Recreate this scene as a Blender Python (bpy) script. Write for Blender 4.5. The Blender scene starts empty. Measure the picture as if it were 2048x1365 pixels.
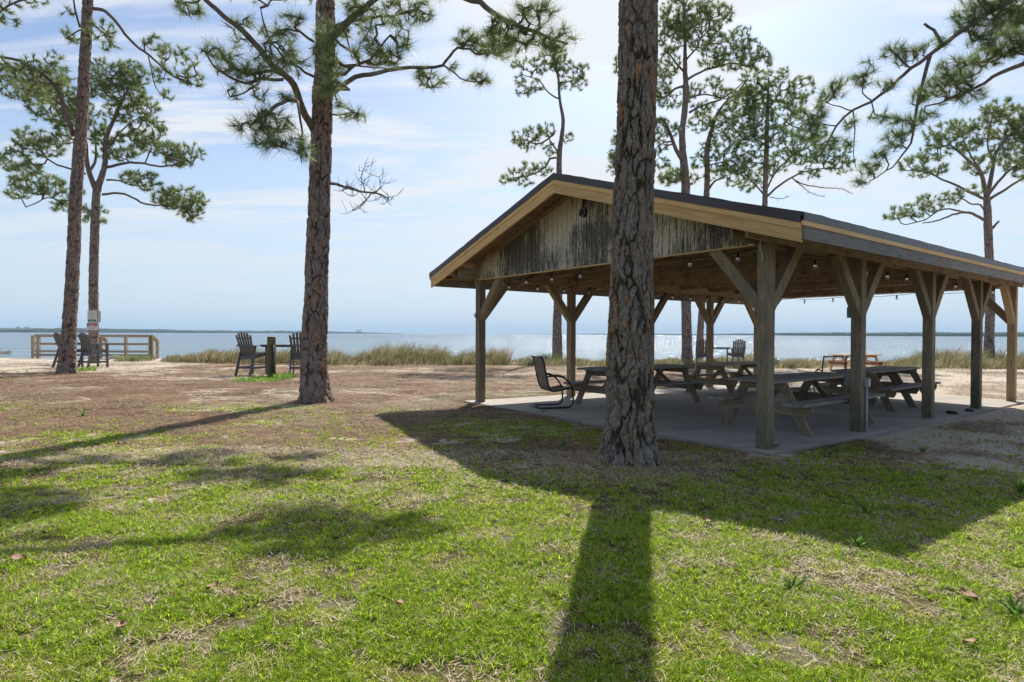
import bpy, bmesh, math, random
import numpy as np
from mathutils import Vector, Matrix, Euler
PI = math.pi
sc = bpy.context.scene
col = sc.collection
rng = np.random.default_rng(7)
random.seed(7)

# ------------------------------------------------------------------ camera
F, HY, ROLL, CH = 1180.0, 668.2, 0.004, 1.4
SUN_AZ, SUN_EL = 0.2365, 0.7955
PITCH = math.atan((682.5 - HY) / F)
cam_d = bpy.data.cameras.new('camera'); cam = bpy.data.objects.new('camera', cam_d); col.objects.link(cam)
cam_d.sensor_width = 36; cam_d.lens = F / 2048 * 36; cam_d.clip_start = .05; cam_d.clip_end = 40000
CR = Matrix.Rotation(PI/2 - PITCH, 3, 'X') @ Matrix.Rotation(ROLL, 3, 'Z')
cam.location = (0, 0, CH); cam.rotation_euler = CR.to_euler()
sc.camera = cam
# ------------------------------------------------------------------ sky and sun
w = bpy.data.worlds.new('World'); sc.world = w; w.use_nodes = True
nt = w.node_tree; nt.nodes.clear()
def N(t, typ, **k):
    n = t.nodes.new(typ)
    for a, b in k.items():
        if a == 'inp':
            for i, v in b.items(): n.inputs[i].default_value = v
        else: setattr(n, a, b)
    return n
out = N(nt, 'ShaderNodeOutputWorld'); bg = N(nt, 'ShaderNodeBackground')
sky = N(nt, 'ShaderNodeTexSky', sky_type='NISHITA', sun_disc=False, sun_elevation=SUN_EL, sun_rotation=SUN_AZ,
        altitude=0, air_density=1.0, dust_density=1.2, ozone_density=1.6)
tc = N(nt, 'ShaderNodeTexCoord'); sep = N(nt, 'ShaderNodeSeparateXYZ'); nt.links.new(tc.outputs['Generated'], sep.inputs[0])
def M(t, op, a, b=None, clamp=False, c=None):
    n = t.nodes.new('ShaderNodeMath'); n.operation = op; n.use_clamp = clamp
    for i, v in enumerate((a, b, c)):
        if v is None: continue
        if isinstance(v, (int, float)): n.inputs[i].default_value = v
        else: t.links.new(v, n.inputs[i])
    return n.outputs[0]
# cirrus: noise on a high flat layer (direction divided by its height), stretched in streaks
zz = M(nt, 'ADD', M(nt, 'MAXIMUM', sep.outputs[2], 0.0), 0.10)
cx = M(nt, 'DIVIDE', sep.outputs[0], zz); cy = M(nt, 'DIVIDE', sep.outputs[1], zz)
cmb = N(nt, 'ShaderNodeCombineXYZ'); nt.links.new(cx, cmb.inputs[0]); nt.links.new(cy, cmb.inputs[1])
mp = N(nt, 'ShaderNodeMapping'); nt.links.new(cmb.outputs[0], mp.inputs[0])
mp.inputs['Rotation'].default_value = (0, 0, math.radians(28)); mp.inputs['Scale'].default_value = (.42, 1.7, 1)
n1 = N(nt, 'ShaderNodeTexNoise', inp={'Scale': 1.5, 'Detail': 10, 'Roughness': .62, 'Distortion': .9}); nt.links.new(mp.outputs[0], n1.inputs['Vector'])
n2 = N(nt, 'ShaderNodeTexNoise', inp={'Scale': .55, 'Detail': 3, 'Roughness': .5}); nt.links.new(cmb.outputs[0], n2.inputs['Vector'])
cl = M(nt, 'ADD', M(nt, 'MULTIPLY', n1.outputs[0], .95), M(nt, 'MULTIPLY', n2.outputs[0], .30))
mr = N(nt, 'ShaderNodeMapRange', interpolation_type='SMOOTHSTEP', inp={1: .535, 2: .72, 3: 0.02, 4: 1.0}); nt.links.new(cl, mr.inputs[0])
# the sheet of cloud brightens towards the sun, as thin cloud does
dotn = N(nt, 'ShaderNodeVectorMath', operation='DOT_PRODUCT'); nt.links.new(tc.outputs['Generated'], dotn.inputs[0])
dotn.inputs[1].default_value = (math.sin(SUN_AZ)*math.cos(SUN_EL), math.cos(SUN_AZ)*math.cos(SUN_EL), math.sin(SUN_EL))
glow = M(nt, 'POWER', M(nt, 'MAXIMUM', dotn.outputs['Value'], 0.0), 4.0)
cb = M(nt, 'ADD', 6.9, M(nt, 'MULTIPLY', glow, .6))
ccol = N(nt, 'ShaderNodeVectorMath', operation='SCALE'); ccol.inputs[0].default_value = (.93, .97, 1.03); nt.links.new(cb, ccol.inputs['Scale'])
# low haze band
hz = N(nt, 'ShaderNodeMapRange', interpolation_type='SMOOTHSTEP', inp={1: 0.0, 2: .42, 3: .85, 4: 0.0}); nt.links.new(sep.outputs[2], hz.inputs[0])
mixh = N(nt, 'ShaderNodeMix', data_type='RGBA'); nt.links.new(hz.outputs[0], mixh.inputs[0]); tintn = N(nt, 'ShaderNodeMix', data_type='RGBA', blend_type='MULTIPLY'); tintn.inputs[0].default_value = 1; nt.links.new(sky.outputs[0], tintn.inputs[6]); tintn.inputs[7].default_value = (.95, 1.02, 1.12, 1); nt.links.new(tintn.outputs[2], mixh.inputs[6]); mixh.inputs[7].default_value = (5.4, 6.3, 7.2, 1)
mixc = N(nt, 'ShaderNodeMix', data_type='RGBA'); nt.links.new(mixh.outputs[2], mixc.inputs[6]); nt.links.new(ccol.outputs[0], mixc.inputs[7])
hk = N(nt, 'ShaderNodeMapRange', interpolation_type='SMOOTHSTEP', inp={1: 0.0, 2: .22, 3: .15, 4: 1.0}); nt.links.new(sep.outputs[2], hk.inputs[0])
sd = N(nt, 'ShaderNodeMapRange', interpolation_type='SMOOTHSTEP', inp={1: .15, 2: .62, 3: 0.0, 4: 1.0}); nt.links.new(dotn.outputs['Value'], sd.inputs[0])
nt.links.new(M(nt, 'MULTIPLY', M(nt, 'MULTIPLY', mr.outputs[0], hk.outputs[0]), sd.outputs[0]), mixc.inputs[0])
nt.links.new(mixc.outputs[2], bg.inputs[0]); bg.inputs[1].default_value = .092; nt.links.new(bg.outputs[0], out.inputs[0])
sl = bpy.data.lights.new('sun', 'SUN'); sl.energy = 5.0; sl.angle = math.radians(.55); sl.color = (1, .95, .87)
so = bpy.data.objects.new('sun', sl); col.objects.link(so)
sdir = Vector((math.sin(SUN_AZ)*math.cos(SUN_EL), math.cos(SUN_AZ)*math.cos(SUN_EL), math.sin(SUN_EL)))
so.rotation_euler = sdir.to_track_quat('Z', 'Y').to_euler(); so.location = (0, 0, 60)
sc.view_settings.view_transform = 'Standard'; sc.view_settings.look = 'None'; sc.view_settings.exposure = 0.5; sc.view_settings.gamma = 1
sc.cycles.max_bounces = 8; sc.cycles.diffuse_bounces = 4; sc.cycles.transparent_max_bounces = 12; sc.cycles.sample_clamp_indirect = 4

# ------------------------------------------------------------------ layout helpers
GX, GY = -.0089, -.0097
def sstep(a, b, x):
    t = np.clip((np.asarray(x, float) - a) / (b - a), 0, 1); return t*t*(3-2*t)
def hash2(ix, iy, s=0):
    h = (ix.astype(np.int64)*374761393 + iy.astype(np.int64)*668265263 + s*1442695041) & 0x7fffffff
    h = ((h ^ (h >> 13)) * 1274126177) & 0x7fffffff
    return ((h ^ (h >> 16)) & 0xffff) / 65535.0
def vnoise(x, y, s=0):
    x = np.asarray(x, float); y = np.asarray(y, float)
    ix = np.floor(x); iy = np.floor(y); fx = x-ix; fy = y-iy
    fx = fx*fx*(3-2*fx); fy = fy*fy*(3-2*fy); ix = ix.astype(np.int64); iy = iy.astype(np.int64)
    a = hash2(ix, iy, s); b = hash2(ix+1, iy, s); c = hash2(ix, iy+1, s); d = hash2(ix+1, iy+1, s)
    return (a*(1-fx)+b*fx)*(1-fy) + (c*(1-fx)+d*fx)*fy
def fbm(x, y, o=4, s=0):
    v = 0; a = .5; t = 0
    for i in range(o):
        v = v + a*vnoise(x, y, s+i*17); t += a; a *= .5; x = np.asarray(x)*2.03+5.1; y = np.asarray(y)*2.03+1.7
    return v/t
def shoreY(x):
    x = np.asarray(x, float)
    return 36.5 + .02*np.abs(x) + 1.2*(vnoise(x*.12, x*0, 5)-.5) - 1.5*sstep(-14, -20, x)
def G(x, y):
    x = np.asarray(x, float); y = np.asarray(y, float)
    z = GX*np.clip(x, -8, 8) + GY*(np.clip(y, -10, 32)-8)
    z = z - 1.25*sstep(0, 4.5, y - shoreY(x))
    return z
def Gf(x, y): return float(G(x, y))
def ray(px, py):
    v = CR @ Vector(((px-1024)/F, -(py-682.5)/F, -1.0)); return v
def at(px, py, Y):
    r = ray(px, py); t = Y / r.y; return Vector((r.x*t, Y, CH + r.z*t))
def gnd(px, py):
    r = ray(px, py); t = 5.0
    for _ in range(40):
        g = Gf(r.x*t, r.y*t); t = t*.5 + .5*(g-CH)/r.z
    return Vector((r.x*t, r.y*t, Gf(r.x*t, r.y*t)))
PO = np.array([3.1063, 7.2254]); TH = .6452; CT, ST = math.cos(TH), math.sin(TH)
def L2W(a, b): return (PO[0]+a*CT-b*ST, PO[1]+a*ST+b*CT)
def W2L(x, y): dx = x-PO[0]; dy = y-PO[1]; return dx*CT+dy*ST, -dx*ST+dy*CT
BAYS = [0, 2.543, 5.343, 7.953, 10.432]; WID = 6.25; ZE, ZP, ZB = 2.67, 3.92, 2.515; OR, OF, OB = .797, .718, .66
SLOPE = (ZP-ZE)/(WID/2+OR)

# ------------------------------------------------------------------ object helpers
def tag(o, label=None, cat=None, group=None, kind=None):
    if label: o['label'] = label
    if cat: o['category'] = cat
    if group: o['group'] = group
    if kind: o['kind'] = kind
    return o
def empty(name, loc=(0, 0, 0), rz=0, label=None, cat=None, group=None):
    o = bpy.data.objects.new(name, None); col.objects.link(o); o.location = loc; o.rotation_euler = (0, 0, rz); o.empty_display_size = .1
    return tag(o, label, cat, group)
def rawmesh(name, verts, faces, mat, parent=None, attrs=None, smooth=False, loc=None):
    """verts (n,3) array; faces list of tuples or (m,k) array"""
    me = bpy.data.meshes.new(name); V = np.asarray(verts, np.float32)
    if isinstance(faces, np.ndarray):
        m, k = faces.shape; me.vertices.add(len(V)); me.vertices.foreach_set('co', V.ravel())
        me.loops.add(m*k); me.loops.foreach_set('vertex_index', faces.astype(np.int32).ravel())
        me.polygons.add(m); me.polygons.foreach_set('loop_start', np.arange(0, m*k, k, dtype=np.int32))
        me.update(calc_edges=True)
    else: me.from_pydata(V.tolist(), [], faces); me.update()
    if attrs:
        for an, (typ, data) in attrs.items():
            at_ = me.attributes.new(an, typ, 'POINT'); key = {'FLOAT': 'value', 'FLOAT_VECTOR': 'vector', 'FLOAT_COLOR': 'color'}[typ]
            at_.data.foreach_set(key, np.asarray(data, np.float32).ravel())
    if smooth: me.polygons.foreach_set('use_smooth', np.ones(len(me.polygons), bool))
    for mt in (mat if isinstance(mat, (list, tuple)) else [mat]):
        if mt: me.materials.append(mt)
    o = bpy.data.objects.new(name, me); col.objects.link(o)
    if parent: o.parent = parent
    if loc is not None: o.location = loc
    return o
class MB:
    """boxes and tubes with per-board grain coordinates, linked as one mesh"""
    def __init__(s): s.v = []; s.f = []; s.bc = []; s.rn = []
    def pts(s, P, Fc, bc, r=None):
        b = len(s.v); s.v += [tuple(p) for p in P]; s.f += [tuple(b+i for i in f) for f in Fc]; s.bc += [tuple(q) for q in bc]
        s.rn += [random.random() if r is None else r]*len(P)
    def box(s, c, size, rot=None, along=None, taper=None):
        """centre, size, rotation matrix 3x3; along = index of grain axis"""
        sx, sy, sz = (q/2 for q in size); R = rot or Matrix.Identity(3); c = Vector(c)
        if along is None: along = max(range(3), key=lambda i: size[i])
        o = [along]+[i for i in range(3) if i != along]; off = random.random()*50
        P = []; B = []
        for i in range(8):
            l = Vector(((-sx, sx)[i & 1], (-sy, sy)[(i >> 1) & 1], (-sz, sz)[(i >> 2) & 1]))
            P.append(c + R @ l); B.append((l[o[0]]+off, l[o[1]]+off*.37, l[o[2]]))
        s.pts(P, [(0, 2, 3, 1), (4, 5, 7, 6), (0, 1, 5, 4), (2, 6, 7, 3), (0, 4, 6, 2), (1, 3, 7, 5)], B)
    def beam(s, a, b, wdt, hgt, up=(0, 0, 1), cut=None):
        """board from a to b; hgt measured along up-ish"""
        a = Vector(a); b = Vector(b); d = b-a; L = d.length; x = d.normalized(); y = Vector(up).cross(x)
        if y.length < 1e-4: y = Vector((0, 1, 0)).cross(x)
        y.normalize(); z = x.cross(y); R = Matrix((x, y, z)).transposed()
        s.box((a+b)/2, (L, wdt, hgt), R, 0)
    def prism(s, poly, axis_a, axis_b, ex, depth, org=(0, 0, 0), along=0):
        """polygon (list of 2D) in plane axis_a/axis_b extruded along ex by depth"""
        A, B_, E = Vector(axis_a), Vector(axis_b), Vector(ex); O = Vector(org); n = len(poly); off = random.random()*50
        P = [O+A*p[0]+B_*p[1] for p in poly]+[O+A*p[0]+B_*p[1]+E*depth for p in poly]
        Q = [((p[0], p[1])[along]+off, (p[1], p[0])[along], 0) for p in poly]+[((p[0], p[1])[along]+off, (p[1], p[0])[along], depth) for p in poly]
        s.pts(P, [tuple(range(n))[::-1], tuple(range(n, 2*n))]+[(i, (i+1) % n, n+(i+1) % n, n+i) for i in range(n)], Q)
    def tube(s, path, rad, n=8, cap=True):
        V, Fc, U = tube_geo(path, rad, n, cap); s.pts(V, Fc, U)
    def build(s, name, mat, parent=None, bevel=0, smooth=False, recalc=True, loc=None):
        o = rawmesh(name, s.v, s.f, mat, parent, {'bc': ('FLOAT_VECTOR', s.bc), 'rnd': ('FLOAT', s.rn)}, smooth, loc)
        if recalc:
            bm = bmesh.new(); bm.from_mesh(o.data); bmesh.ops.recalc_face_normals(bm, faces=bm.faces); bm.to_mesh(o.data); bm.free()
        if bevel:
            m = o.modifiers.new('bevel', 'BEVEL'); m.width = bevel; m.segments = 1; m.limit_method = 'ANGLE'; m.angle_limit = math.radians(50)
        return o
def tube_geo(path, rad, n=8, cap=True):
    P = [Vector(p) for p in path]; m = len(P)
    if isinstance(rad, (int, float)): rad = [rad]*m
    V = []; Fc = []; U = []; L = 0; up = None
    for i, p in enumerate(P):
        t = (P[min(i+1, m-1)]-P[max(i-1, 0)])
        if t.length < 1e-9: t = Vector((0, 0, 1))
        t.normalize()
        if up is None: up = t.orthogonal().normalized()
        else:
            up = up - t*up.dot(t); up = up.normalized() if up.length > 1e-6 else t.orthogonal().normalized()
        b = t.cross(up)
        if i: L += (p-P[i-1]).length
        for k in range(n):
            a = 2*PI*k/n; V.append(p+(up*math.cos(a)+b*math.sin(a))*rad[i]); U.append((L, a*rad[i], 0))
    for i in range(m-1):
        for k in range(n):
            Fc.append((i*n+k, i*n+(k+1) % n, (i+1)*n+(k+1) % n, (i+1)*n+k))
    if cap: Fc += [tuple(range(n))[::-1], tuple(range((m-1)*n, m*n))]
    return V, Fc, U
def copy_tree(o, parent=None):
    c = o.copy(); col.objects.link(c); c.parent = parent
    for ch in list(o.children): copy_tree(ch, c)
    return c

# ------------------------------------------------------------------ materials
def newmat(name):
    m = bpy.data.materials.new(name); m.use_nodes = True; t = m.node_tree; b = t.nodes['Principled BSDF']; return m, t, b
def ramp(t, fac, stops, interp='LINEAR'):
    r = t.nodes.new('ShaderNodeValToRGB'); r.color_ramp.interpolation = interp; e = r.color_ramp.elements
    while len(e) < len(stops): e.new(.5)
    for i, (p, c) in enumerate(stops): e[i].position = p; e[i].color = (*c, 1) if len(c) == 3 else c
    t.links.new(fac, r.inputs[0]); return r.outputs[0]
def mixc_(t, fac, a, b, mode='MIX'):
    n = t.nodes.new('ShaderNodeMix'); n.data_type = 'RGBA'; n.blend_type = mode
    for i, v in ((0, fac), (6, a), (7, b)):
        if isinstance(v, (int, float)): n.inputs[i].default_value = v
        elif isinstance(v, tuple): n.inputs[i].default_value = (*v, 1) if len(v) == 3 else v
        else: t.links.new(v, n.inputs[i])
    return n.outputs[2]
def noise(t, vec, scale, detail=4, rough=.55, dist=0):
    n = N(t, 'ShaderNodeTexNoise', inp={'Scale': scale, 'Detail': detail, 'Roughness': rough, 'Distortion': dist})
    if vec is not None: t.links.new(vec, n.inputs['Vector'])
    return n.outputs[0]
def mapv(t, vec, scale=(1, 1, 1), loc=(0, 0, 0), rot=(0, 0, 0)):
    n = t.nodes.new('ShaderNodeMapping'); t.links.new(vec, n.inputs[0]); n.inputs['Scale'].default_value = scale; n.inputs['Location'].default_value = loc; n.inputs['Rotation'].default_value = rot
    return n.outputs[0]
def attr(t, name, outp='Vector'):
    n = t.nodes.new('ShaderNodeAttribute'); n.attribute_name = name; return n.outputs[outp]
def bump(t, b, h, strength=.5, dist=.01):
    n = t.nodes.new('ShaderNodeBump'); n.inputs['Strength'].default_value = strength; n.inputs['Distance'].default_value = dist
    t.links.new(h, n.inputs['Height']); t.links.new(n.outputs[0], b.inputs['Normal'])
def objco(t): return N(t, 'ShaderNodeTexCoord').outputs['Object']
def wood(name, dark, mid, light, grain=1.0, rough=.75, stain=None, stain_amt=.0, moss=0., crack=1.0):
    m, t, b = newmat(name); bc = attr(t, 'bc'); rn = attr(t, 'rnd', 'Fac')
    g1 = noise(t, mapv(t, bc, (1.2, 22, 22)), 3.0*grain, 5, .6, .6)
    g2 = noise(t, mapv(t, bc, (2.0, 90, 90)), 3.0*grain, 3, .6)
    k = noise(t, mapv(t, bc, (.8, 3, 3)), 2.0, 3)
    c = ramp(t, g1, [(.28, dark), (.5, mid), (.72, light)])
    c = mixc_(t, M(t, 'MULTIPLY', M(t, 'SUBTRACT', .62, g2, True), 2.6*crack, True), c, tuple(q*.35 for q in dark))
    c = mixc_(t, 1.0, c, ramp(t, rn, [(0, (.78, .78, .79)), (.5, (1, 1, 1)), (1, (1.16, 1.13, 1.08))]), 'MULTIPLY')
    c = mixc_(t, M(t, 'MULTIPLY', M(t, 'SUBTRACT', k, .5, True), 1.6, True), c, mid, 'MIX')
    vo = N(t, 'ShaderNodeTexVoronoi', feature='F1', inp={'Scale': 1.0}); t.links.new(mapv(t, bc, (1.3, 9, 9)), vo.inputs['Vector'])
    c = mixc_(t, M(t, 'MULTIPLY', M(t, 'LESS_THAN', vo.outputs['Distance'], .085), .75), c, tuple(q*.3 for q in dark))
    ob = objco(t)
    if stain:
        s = noise(t, mapv(t, ob, (2.2, 2.2, .9)), 2.0, 5, .6)
        c = mixc_(t, M(t, 'MULTIPLY', M(t, 'SUBTRACT', s, .5, True), 5*stain_amt, True), c, stain)
    if moss:
        geo = N(t, 'ShaderNodeNewGeometry'); sp = N(t, 'ShaderNodeSeparateXYZ'); t.links.new(geo.outputs['Position'], sp.inputs[0])
        low = N(t, 'ShaderNodeMapRange', inp={1: .75, 2: .05, 3: 0, 4: 1}); t.links.new(sp.outputs[2], low.inputs[0])
        s = noise(t, ob, 5, 4); c = mixc_(t, M(t, 'MULTIPLY', M(t, 'MULTIPLY', low.outputs[0], M(t, 'ADD', s, .1)), moss, True), c, (.045, .085, .03))
    t.links.new(c, b.inputs['Base Color']); b.inputs['Roughness'].default_value = rough; b.inputs['Specular IOR Level'].default_value = .25
    bump(t, b, M(t, 'ADD', g1, M(t, 'MULTIPLY', g2, .7)), .55, .006)
    return m
W_POST = wood('weathered_post', (.17, .13, .085), (.33, .26, .175), (.46, .38, .275), moss=.9, stain=(.12, .115, .09), stain_amt=.6)
W_NEWPOST = wood('warm_post', (.24, .17, .09), (.42, .30, .17), (.55, .42, .26), crack=.6)
W_BRACE = wood('brace_wood', (.19, .14, .085), (.37, .28, .18), (.50, .40, .27), stain=(.14, .13, .09), stain_amt=.5)
W_BEAM = wood('beam_wood', (.22, .15, .095), (.43, .32, .21), (.56, .44, .31), stain=(.07, .055, .04), stain_amt=.6)
W_DECK = wood('deck_wood', (.28, .18, .11), (.46, .31, .20), (.58, .42, .28), stain=(.11, .08, .05), stain_amt=.7)
W_NEW = wood('new_pine', (.56, .32, .115), (.76, .48, .20), (.85, .60, .30), grain=.55, crack=.12, rough=.6)
W_GREYF = wood('grey_fascia', (.17, .15, .13), (.30, .27, .235), (.42, .37, .31), stain=(.19, .21, .22), stain_amt=1.0, crack=.6)
W_TABLE = wood('table_wood', (.17, .13, .085), (.33, .25, .165), (.47, .385, .28), stain=(.10, .09, .075), stain_amt=.5)
W_TABTOP = wood('table_top_wood', (.22, .195, .165), (.39, .355, .31), (.56, .52, .46), stain=(.16, .15, .14), stain_amt=.4)
W_GREY = wood('grey_painted', (.09, .095, .105), (.135, .145, .16), (.19, .20, .215), crack=.4)
W_SLAT = wood('brown_slats', (.10, .085, .07), (.17, .145, .12), (.25, .21, .175), crack=.5)
W_FENCE = wood('fence_wood', (.24, .195, .145), (.40, .335, .26), (.54, .47, .38), crack=.6)
W_ORANGE = wood('orange_wood', (.42, .24, .12), (.62, .39, .20), (.75, .52, .30), crack=.3)
W_RED = wood('red_board', (.20, .06, .04), (.30, .09, .06), (.38, .13, .09), crack=.3)
W_PILE = wood('piling_wood', (.13, .11, .05), (.24, .20, .09), (.34, .30, .16), moss=.6)
W_SNAG = wood('dead_wood', (.14, .10, .07), (.30, .235, .18), (.45, .38, .31))
def simple(name, c, rough=.5, metal=0, nz=0, ns=20, bmp=0):
    m, t, b = newmat(name); b.inputs['Base Color'].default_value = (*c, 1); b.inputs['Roughness'].default_value = rough; b.inputs['Metallic'].default_value = metal
    if nz:
        f = noise(t, objco(t), ns, 5, .6); t.links.new(mixc_(t, f, tuple(q*(1-nz) for q in c), tuple(min(1, q*(1+nz)) for q in c)), b.inputs['Base Color'])
        if bmp: bump(t, b, f, bmp, .01)
    return m
M_DRIP = simple('drip_edge_metal', (.055, .042, .042), .38, .0, .15, 6)
M_SHING = simple('shingles', (.075, .058, .052), .9, 0, .5, 40, .6)
M_BLACK = simple('black_metal', (.012, .012, .014), .35, .0, .2, 30)
M_PVC = simple('grey_conduit', (.42, .44, .46), .5, 0, .15, 12)
M_BOX = simple('box_grey', (.16, .175, .165), .5, 0, .15, 12)
M_GLASS, t, b = newmat('bulb_glass'); b.inputs['Base Color'].default_value = (.95, .95, .93, 1); b.inputs['Roughness'].default_value = .04; b.inputs['Transmission Weight'].default_value = .75; b.inputs['IOR'].default_value = 1.25
M_LEAF = simple('dead_leaf', (.30, .17, .09), .7, 0, .5, 60)
M_ROCK = simple('rock', (.42, .40, .37), .9, 0, .35, 6, .8)
# siding: cream paint peeled off dark weathered boards
M_SIDE, t, b = newmat('peeling_siding'); ob = objco(t); rn = attr(t, 'rnd', 'Fac'); bc = attr(t, 'bc')
f1 = noise(t, mapv(t, ob, (1, 7, .8)), 2.6, 7, .74); f2 = noise(t, mapv(t, ob, (1, 34, 5)), 2.2, 4, .62); big = noise(t, mapv(t, ob, (1, .55, .8), (0, 1.4, .3)), 1.1, 2)
f = M(t, 'ADD', M(t, 'MULTIPLY', f1, .5), M(t, 'ADD', M(t, 'MULTIPLY', f2, .38), M(t, 'MULTIPLY', big, .55)))
f = M(t, 'ADD', f, M(t, 'MULTIPLY', rn, .06))
peel = N(t, 'ShaderNodeMapRange', inp={1: .70, 2: .77, 3: 0, 4: 1}); t.links.new(f, peel.inputs[0])
paint = mixc_(t, f1, (.53, .47, .34), (.70, .64, .49)); bare = ramp(t, f2, [(.3, (.05, .042, .032)), (.55, (.13, .115, .09)), (.75, (.26, .235, .19))])
c = mixc_(t, peel.outputs[0], paint, bare)
spk = noise(t, mapv(t, ob, (1, 26, 14)), 2.6, 3, .7); c = mixc_(t, M(t, 'MULTIPLY', M(t, 'SUBTRACT', spk, .58, True), 9, True), c, (.05, .045, .035))
t.links.new(c, b.inputs['Base Color']); b.inputs['Roughness'].default_value = .8; bump(t, b, M(t, 'SUBTRACT', f2, peel.outputs[0]), .5, .004)
# concrete
M_CONC, t, b = newmat('concrete'); ob = objco(t)
c = ramp(t, noise(t, ob, .55, 7, .62), [(.3, (.16, .13, .10)), (.55, (.33, .28, .22)), (.75, (.52, .455, .375))])
c = mixc_(t, M(t, 'MULTIPLY', M(t, 'SUBTRACT', noise(t, mapv(t, ob, (1, 1.8, 1)), .9, 8, .72), .50, True), 4, True), c, (.13, .115, .10)); c = mixc_(t, M(t, 'MULTIPLY', M(t, 'SUBTRACT', noise(t, ob, 1.7, 8, .75), .55, True), 7, True), c, (.48, .43, .36))
c = mixc_(t, .35, c, ramp(t, noise(t, ob, 90, 2), [(.3, (.2, .19, .17)), (.7, (.55, .52, .47))]))
t.links.new(c, b.inputs['Base Color']); b.inputs['Roughness'].default_value = .85; bump(t, b, noise(t, ob, 60, 4), .3, .004)
# ground
M_GND, t, b = newmat('ground_cover'); ob = objco(t)
cv = N(t, 'ShaderNodeSeparateColor'); t.links.new(attr(t, 'cover', 'Color'), cv.inputs[0]); gr, sd = cv.outputs[0], cv.outputs[1]
fine = noise(t, ob, 34, 6, .75); med = noise(t, ob, 5.5, 7, .75); streak = noise(t, mapv(t, ob, (1, 1.6, 1), rot=(0, 0, .4)), 1.6, 9, .78)
patch = noise(t, ob, .75, 6, .62)
straw = ramp(t, M(t, 'ADD', M(t, 'MULTIPLY', fine, .40), M(t, 'ADD', M(t, 'MULTIPLY', med, .30), M(t, 'MULTIPLY', patch, .30))), [(.36, (.032, .020, .013)), (.46, (.11, .067, .040)), (.54, (.24, .152, .092)), (.66, (.52, .39, .26))])
sand = ramp(t, fine, [(.25, (.27, .21, .155)), (.5, (.50, .42, .33)), (.8, (.70, .63, .53))])
green = ramp(t, fine, [(.3, (.035, .038, .014)), (.55, (.10, .10, .035)), (.8, (.30, .27, .13))])
sf = N(t, 'ShaderNodeMapRange', inp={1: .50, 2: .57, 3: 0, 4: 1}); t.links.new(M(t, 'ADD', M(t, 'MULTIPLY', streak, .65), M(t, 'ADD', M(t, 'MULTIPLY', med, .35), M(t, 'MULTIPLY', M(t, 'SUBTRACT', sd, .5), .55))), sf.inputs[0])
gf = N(t, 'ShaderNodeMapRange', inp={1: .47, 2: .58, 3: 0, 4: 1}); t.links.new(M(t, 'ADD', med, M(t, 'SUBTRACT', gr, .5)), gf.inputs[0])
c = mixc_(t, sf.outputs[0], straw, sand); c = mixc_(t, M(t, 'MULTIPLY', gf.outputs[0], .75), c, green)
t.links.new(c, b.inputs['Base Color']); b.inputs['Roughness'].default_value = .95; b.inputs['Specular IOR Level'].default_value = .1
bump(t, b, M(t, 'ADD', fine, med), .7, .03)
# leaf-like materials with some light coming through
def leafy(name, cattr=None, base=(.1, .15, .05), trans=.35, nz=.3, rough=.5, spec=.3):
    m, t, b = newmat(name)
    if cattr: c = attr(t, cattr, 'Color')
    else:
        f = noise(t, objco(t), 1.4, 3); c = mixc_(t, f, tuple(q*(1-nz) for q in base), tuple(q*(1+nz) for q in base))
    t.links.new(c, b.inputs['Base Color']); b.inputs['Roughness'].default_value = rough; b.inputs['Specular IOR Level'].default_value = spec
    tr = t.nodes.new('ShaderNodeBsdfTranslucent'); mx = t.nodes.new('ShaderNodeMixShader'); mx.inputs[0].default_value = trans
    t.links.new(c, tr.inputs[0]); t.links.new(b.outputs[0], mx.inputs[1]); t.links.new(tr.outputs[0], mx.inputs[2]); t.links.new(mx.outputs[0], t.nodes['Material Output'].inputs[0]); return m
M_GRASS = leafy('grass_blades', 'tint', trans=.62, spec=.35, rough=.45)
M_SHOREG = leafy('shore_grass_blades', 'tint', trans=.35, rough=.6, spec=.2)
M_NEEDLE = leafy('pine_needles', 'tint', trans=.45, rough=.42, spec=.45)
M_STRAW = leafy('pine_straw', 'tint', trans=.1, rough=.7, spec=.2)
# bark: attribute bark = (crack depth, plate id, second id)
def barkmat(name, grey, brown, orange, ob_amt=.16, lichen=.3):
    m, t, b = newmat(name); a = N(t, 'ShaderNodeSeparateColor'); t.links.new(attr(t, 'bark', 'Color'), a.inputs[0]); ob = objco(t)
    fn = noise(t, mapv(t, ob, (1, 1, .45)), 26, 6, .7); fm = noise(t, ob, 6, 4, .6)
    c = mixc_(t, ramp(t, a.outputs[1], [(.2, (0, 0, 0)), (.8, (1, 1, 1))]), grey, brown)
    c = mixc_(t, M(t, 'MULTIPLY', M(t, 'GREATER_THAN', M(t, 'ADD', a.outputs[2], M(t, 'MULTIPLY', fm, .25)), 1.125-ob_amt), .85), c, orange)
    c = mixc_(t, 1.0, c, ramp(t, fn, [(.25, (.42, .42, .42)), (.5, (.95, .95, .95)), (.75, (1.5, 1.5, 1.5))]), 'MULTIPLY')
    c = mixc_(t, M(t, 'MULTIPLY', M(t, 'SUBTRACT', fm, .52, True), lichen*6, True), c, (.22, .235, .20))
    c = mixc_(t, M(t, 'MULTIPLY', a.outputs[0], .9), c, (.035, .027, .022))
    t.links.new(c, b.inputs['Base Color']); b.inputs['Roughness'].default_value = .9; b.inputs['Specular IOR Level'].default_value = .2
    bump(t, b, M(t, 'SUBTRACT', fn, M(t, 'MULTIPLY', a.outputs[0], 1.2)), .9, .02); return m
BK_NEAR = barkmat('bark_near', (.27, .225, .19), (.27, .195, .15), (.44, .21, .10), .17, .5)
BK_MID = barkmat('bark_middle', (.29, .24, .21), (.31, .21, .165), (.42, .24, .155), .22, .3)
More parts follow.
